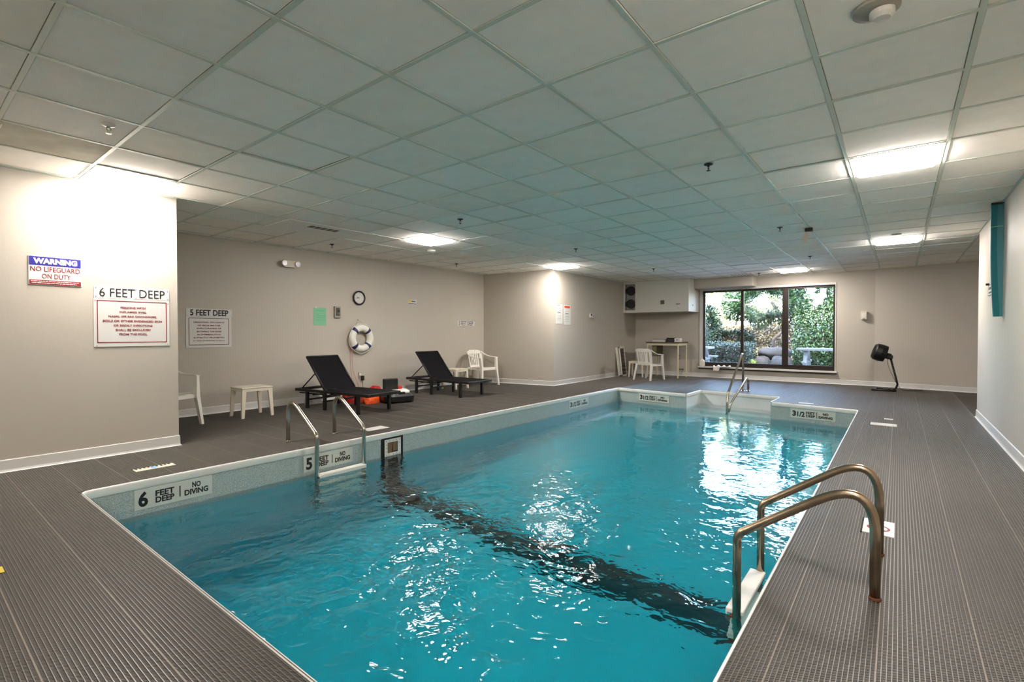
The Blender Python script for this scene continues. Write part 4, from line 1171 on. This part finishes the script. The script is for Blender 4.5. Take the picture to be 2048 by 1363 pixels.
# boards leaning in the corner
t = thing('louvred_shutter', 'narrow dark-slatted shutter leaning in the back left corner', 'shutter', (12.42, 5.86, 0), 0)
Rl = Matrix.Rotation(math.radians(-7), 4, 'X')
b = MB()
for x0, x1, z0, z1 in ((-.15, -.12, 0, .80), (.12, .15, 0, .80), (-.15, .15, 0, .04), (-.15, .15, .76, .80)): b.box(x0, x1, -.015, .015, z0, z1)
o = b.build('shutter_frame', M_white, t); o.rotation_euler = (math.radians(-7), 0, 0)
b = MB()
for q in range(18): b.box(-.12, .12, -.012, .012, .05+q*.039, .062+q*.039, 0, Matrix.Rotation(.6, 3, 'X'))
o = b.build('slats', mat('dark_wood', (72, 56, 50), .6), t); o.rotation_euler = (math.radians(-7), 0, 0); tag(o, kind='stuff')
t = thing('white_board', 'plain white board leaning beside the slatted shutter', 'board', (12.17, 5.87, 0), 0)
o = MB().bbox(-.06, .06, -.008, .008, 0, .78, .002).build('panel', M_white, t); o.rotation_euler = (math.radians(-8), 0, .0)
o = MB().box(-.06, .06, -.0095, -.0085, .0, .03).build('edge_strip', M_dark, t); o.rotation_euler = (math.radians(-8), 0, 0)

# window sill things
t = thing('spray_jug', 'white plastic jug standing at the left end of the window sill', 'jug', (XB-.01, 4.10, .29))
b = MB(); stack(b, [(rrect(.09, .13, .03), 0), (rrect(.10, .14, .03), .03), (rrect(.10, .14, .03), .13), (rrect(.05, .06, .02), .18), (rrect(.04, .04, .015), .20)]); b.build('jug_body', M_white, t)
b = MB(); b.lathe([(.02, .2), (.02, .225), (.01, .227)], (0, 0, 0), 14); b.build('cap', M_signw, t)
t = thing('rag', 'crumpled white rag draped over the window sill', 'cloth', (XB-.09, 3.58, .30))
vs = []; nu, nv = 16, 8
for i in range(nu):
    for j in range(nv):
        y_ = -.22+.42*i/(nu-1); s_ = j/(nv-1)*.22
        if s_ < .10: p = (.05-s_, y_, .012+.02*math.sin(i*1.3)+.008*math.sin(j*2))
        else: p = (-.05-.006*math.sin(i), y_, .012-(s_-.10)*(1.0 if i > 9 else .2)+.006*math.sin(i*2.1))
        vs.append(p)
fs = [(i*nv+j, i*nv+j+1, (i+1)*nv+j+1, (i+1)*nv+j) for i in range(nu-1) for j in range(nv-1)]
MB().add(vs, fs, 0, True).build('cloth', M_white, t)

# ------------------------------------------------------------------ floor fan
t = thing('floor_fan', 'black tilted drum fan on a slanting stand by the back wall', 'fan', (12.65, .22, 0), math.radians(-92))
# local: x to the viewer's right, y away, z up
P = fillet([(-.20, -.17, .018), (.14, -.17, .018), (.19, -.17, .018)], .02, 4)
b = MB(); b.tube([(-.20, -.30, .02), (.20, -.30, .02)], .019, 10)
b.tube(fillet([(-.14, .06, .02), (.17, .06, .02), (.205, .05, .12), (.09, .0, .66)], [.04, .05], 6), .018, 10)
b.tube([(.12, -.30, .02), (.12, .06, .02)], .016, 10); b.build('stand', M_black, t)
hd = bpy.data.objects.new('fan_head', None)
def drum():
    b = MB(); n = 28; prof = [(.11, .10), (.165, .09), (.175, .0), (.165, -.09), (.14, -.11)]
    b.lathe(prof, (0, 0, 0), n, 'x'); return b
Rh = (0, math.radians(18), math.radians(12))
o = drum().build('fan_drum', M_black, t, (-.08, 0, .76), Rh)
b = MB()
for q in range(16):
    a_ = q*math.pi/8; b.tube([(-.118, .02*math.cos(a_), .02*math.sin(a_)), (-.118, .15*math.cos(a_), .15*math.sin(a_))], .003, 5)
for r_ in (.05, .1, .14): b.tube([(-.118, r_*math.cos(a_), r_*math.sin(a_)) for a_ in np.linspace(0, 6.283, 24, endpoint=False)], .003, 5, closed=True)
b.build('grille', M_blackm, t, (-.08, 0, .76), Rh)
b = MB(); b.bbox(.10, .17, -.06, .06, -.07, .05, .01); b.build('motor_housing', M_black, t, (-.07, 0, .74), Rh)
b = MB(); b.bbox(.06, .13, -.04, .04, .64, .71, .01); b.build('pivot_bracket', M_black, t)
b = MB(); b.tube(smooth_path([(.04, .02, .66), (.05, .04, .5), (.12, .05, .3), (.2, .08, .12), (.3, .12, .012), (.6, .3, .008)]), .004, 6); b.build('power_cord', M_black, t)

# ------------------------------------------------------------------ garden outside
pt = MB().box(13.62, 16.3, -3, 9, -.12, -.03).build('unseen_bounce_slab', mat('bounce_slab_pale', (214, 210, 200), .8, noise=(3, .08))); pt['kind'] = 'structure'  # added pale slab below view, reflects daylight up through the window
gr = MB(); n = 40; vs = []
def gz_(x, y):
    h = 0
    if x > 17.2: h = min(1.5, (x-17.2)*.45)
    return h-(.12 if x > 16.2 else .3)+.08*math.sin(x*1.7)*math.sin(y*1.3)
gxs = np.linspace(13.62, 34, n); gys = np.linspace(-12, 22, n)
for a_ in gxs:
    for c_ in gys: vs.append((a_, c_, gz_(a_, c_)))
fs = [(i*n+j, (i+1)*n+j, (i+1)*n+j+1, i*n+j+1) for i in range(n-1) for j in range(n-1)]
g = gr.add(vs, fs, 0, True).build('garden_ground', M_soil); g['kind'] = 'structure'

def leaves(name, pts, size, m, seed, parent=None):
    r = np.random.RandomState(seed); n = len(pts); P = np.asarray(pts)
    a = r.normal(size=(n, 3)); a /= np.linalg.norm(a, axis=1)[:, None]; c = np.cross(a, r.normal(size=(n, 3))); c /= np.linalg.norm(c, axis=1)[:, None]
    s = size*r.uniform(.6, 1.3, n)[:, None]
    V = np.stack([P-a*s, P+c*s*.5, P+a*s, P-c*s*.5], 1).reshape(-1, 3)
    me = bpy.data.meshes.new(name); me.vertices.add(4*n); me.vertices.foreach_set('co', V.ravel())
    me.loops.add(4*n); me.loops.foreach_set('vertex_index', np.arange(4*n)); me.polygons.add(n)
    me.polygons.foreach_set('loop_start', np.arange(n)*4); me.polygons.foreach_set('loop_total', np.full(n, 4))
    me.update(calc_edges=True); me.materials.append(m)
    return link(name, me, parent)
def blob(c, r, n, seed):
    q = np.random.RandomState(seed); d = q.normal(size=(n, 3)); d /= np.linalg.norm(d, axis=1)[:, None]
    k = 1+.18*np.sin(d[:, :1]*7+seed)+.15*np.sin(d[:, 1:2]*9)
    return np.array(c)+d*np.array(r)*k*q.uniform(.55, 1, (n, 1))**.4
def bush(name, label, cat, c, r, n, size, m, seed, trunk=None, group=None):
    t = thing(name, label, cat, (0, 0, 0), 0, group)
    f = leaves('foliage', blob(c, r, n, seed), size, m, seed, t); f['kind'] = 'stuff'
    if trunk:
        b = MB(); b.tube(smooth_path(trunk, 4), .05, 8, rs=None); b.build('trunk', M_bark, t)
    else:
        b = MB(); b.tube([(c[0], c[1], gz_(c[0], c[1])-.05), (c[0]+.02, c[1], c[2])], .03, 6); b.build('trunk', M_bark, t)
    return t
# clipped hedge
t = thing('clipped_hedge', 'low clipped green hedge outside the left window pane', 'hedge', (0, 0, 0))
q_ = np.random.RandomState(5); n_ = 20000
pts = np.stack([17.0+q_.uniform(-.45, .45, n_), 5.1+q_.uniform(-1.5, 1.3, n_), q_.uniform(.1, .86, n_)+.04*np.sin(q_.uniform(0, 6, n_))], 1)
f = leaves('foliage', pts, .03, M_leafd, 8, t); f['kind'] = 'stuff'
MB().box(16.7, 17.3, 3.75, 6.3, -.1, .75).build('stem_mass', M_bark, t)
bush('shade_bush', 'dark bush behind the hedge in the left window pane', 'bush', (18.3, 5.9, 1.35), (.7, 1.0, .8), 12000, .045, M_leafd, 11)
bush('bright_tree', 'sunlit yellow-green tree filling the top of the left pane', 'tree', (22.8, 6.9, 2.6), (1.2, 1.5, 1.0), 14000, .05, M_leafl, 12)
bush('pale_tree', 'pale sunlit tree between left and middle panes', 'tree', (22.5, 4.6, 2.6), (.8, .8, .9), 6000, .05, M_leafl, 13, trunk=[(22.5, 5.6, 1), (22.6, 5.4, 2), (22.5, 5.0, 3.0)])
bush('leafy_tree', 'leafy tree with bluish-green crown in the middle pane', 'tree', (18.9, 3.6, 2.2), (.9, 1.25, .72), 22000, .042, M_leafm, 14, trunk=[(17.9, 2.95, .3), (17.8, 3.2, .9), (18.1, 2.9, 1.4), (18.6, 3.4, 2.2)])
bush('ground_cover', 'low dark planting on the slope behind the hedge', 'bush', (19.2, 5.2, .75), (.6, 1.3, .55), 9000, .045, M_leafd, 18)
q_ = np.random.RandomState(21); n_ = 30000
xs_ = q_.uniform(17.3, 22.5, n_); ysl = q_.uniform(1.5, 8.5, n_)
lit = leaves('leaf_litter', np.stack([xs_, ysl, [gz_(a_, c_)+.03 for a_, c_ in zip(xs_, ysl)]], 1)+q_.normal(0, .02, (n_, 3)), .05, mat_leaf('leaf_litter', (54, 40, 24), (120, 104, 62)), 22)
tag(lit, 'dry leaves and low ground plants scattered over the garden slope', 'leaves', kind='stuff')
# ivy curtain on the right
t = thing('ivy_wall', 'dense ivy covering the bank outside the right window pane', 'ivy', (0, 0, 0))
q_ = np.random.RandomState(9); n_ = 60000
yy_ = q_.uniform(-.6, 2.55, n_); zz_ = q_.uniform(-.1, 3.2, n_)
keep = ~(((yy_-2.05)/.3)**2+((zz_-2.25)/.26)**2 < 1+.6*np.sin(yy_*17+zz_*9)+.4*np.sin(zz_*31)) 
xx_ = 17.55+.35*np.sin(yy_*2.3)+.3*np.sin(zz_*2.9+yy_)+q_.normal(0, .13, n_)
pts = np.stack([xx_, yy_, zz_], 1)[keep]
f = leaves('foliage', pts, .038, M_leafi, 10, t); f['kind'] = 'stuff'
b = MB()
for q in range(12):
    y0 = -.5+q*.2; b.tube(smooth_path([(17.75, y0, -.1), (17.8, y0+.1*math.sin(q), .8), (17.9, y0-.1*math.cos(q), 1.7), (17.8, y0+.05, 2.7)], 4), .018, 6)
b.build('vines', M_bark, t)
bush('tall_tree', 'tall tree above the ivy outside the right pane', 'tree', (21.5, 1.3, 3.9), (1.3, 1.6, .9), 9000, .06, M_leafm, 16)
bush('ground_shrub', 'small bright shrub on the ground below the middle pane', 'shrub', (16.8, 3.62, .12), (.18, .18, .2), 700, .035, M_leafl, 17)
# boulders
for q, (x, y, z, rx, ry, rz2, mi, lab) in enumerate(((17.0, 3.38, .16, .3, .24, .26, 1, 'tan boulder at the left foot of the garden rock pile'), (16.9, 2.80, .18, .3, .30, .28, 0, 'grey boulder at the right foot of the garden rock pile'),
        (17.5, 3.10, .50, .34, .50, .20, 0, 'flat grey rock lying across the back of the garden rock pile'))):
    t = thing('boulder', lab, 'rock', (x, y, z)); n1, n2 = 20, 12; vs = []; r = random.Random(q)
    for i in range(n1):
        for j in range(n2+1):
            a = 2*math.pi*i/n1; v = -math.pi/2+math.pi*j/n2; k = 1+.08*math.sin(3*a+q*2)+.05*math.sin(4*v+2*a+q)+.05*math.sin(7*a-3*v)+r.uniform(-.03, .03)*math.cos(v)
            vs.append((rx*k*math.cos(a)*max(0, math.cos(v))**.7, ry*k*math.sin(a)*max(0, math.cos(v))**.7, rz2*k*math.sin(v)))
    fs = [(i*(n2+1)+j, ((i+1) % n1)*(n2+1)+j, ((i+1) % n1)*(n2+1)+j+1, i*(n2+1)+j+1) for i in range(n1) for j in range(n2)]
    MB().add(vs, fs, 0, True).build('stone', M_rock[mi], t)
# outdoor tables
def picnic(label, loc, L, rz, sides=(-1, 1)):
    t = thing('picnic_table', label, 'table', loc, rz, 'pale picnic tables in the garden')
    MB().bbox(-.35, .35, -L/2, L/2, .68, .74, .01).build('table_top', M_concrete, t)
    for sx in sides:
        MB().bbox(sx*.62-.13, sx*.62+.13, -L/2, L/2, .40, .45, .01).build('bench_seat', M_concrete, t)
    for sy in (-1, 1):
        y_ = sy*(L/2-.22); b = MB(); b.taper((-.2, y_, .68), (-.55, y_, -.1), .07, .09, .07, .09); b.build('leg', M_concrete, t)
        b = MB(); b.taper((.2, y_, .68), (.55, y_, -.1), .07, .09, .07, .09); b.build('leg', M_concrete, t)
        MB().box(-.7, .7, y_-.04, y_+.04, .34, .40).build('crossbeam', M_concrete, t)
    return t
picnic('pale picnic table cut off by the left window edge', (15.6, 5.35, 0), 1.7, 0)
picnic('pale picnic table in front of the ivy', (16.0, 1.3, 0), 1.9, 0, ())
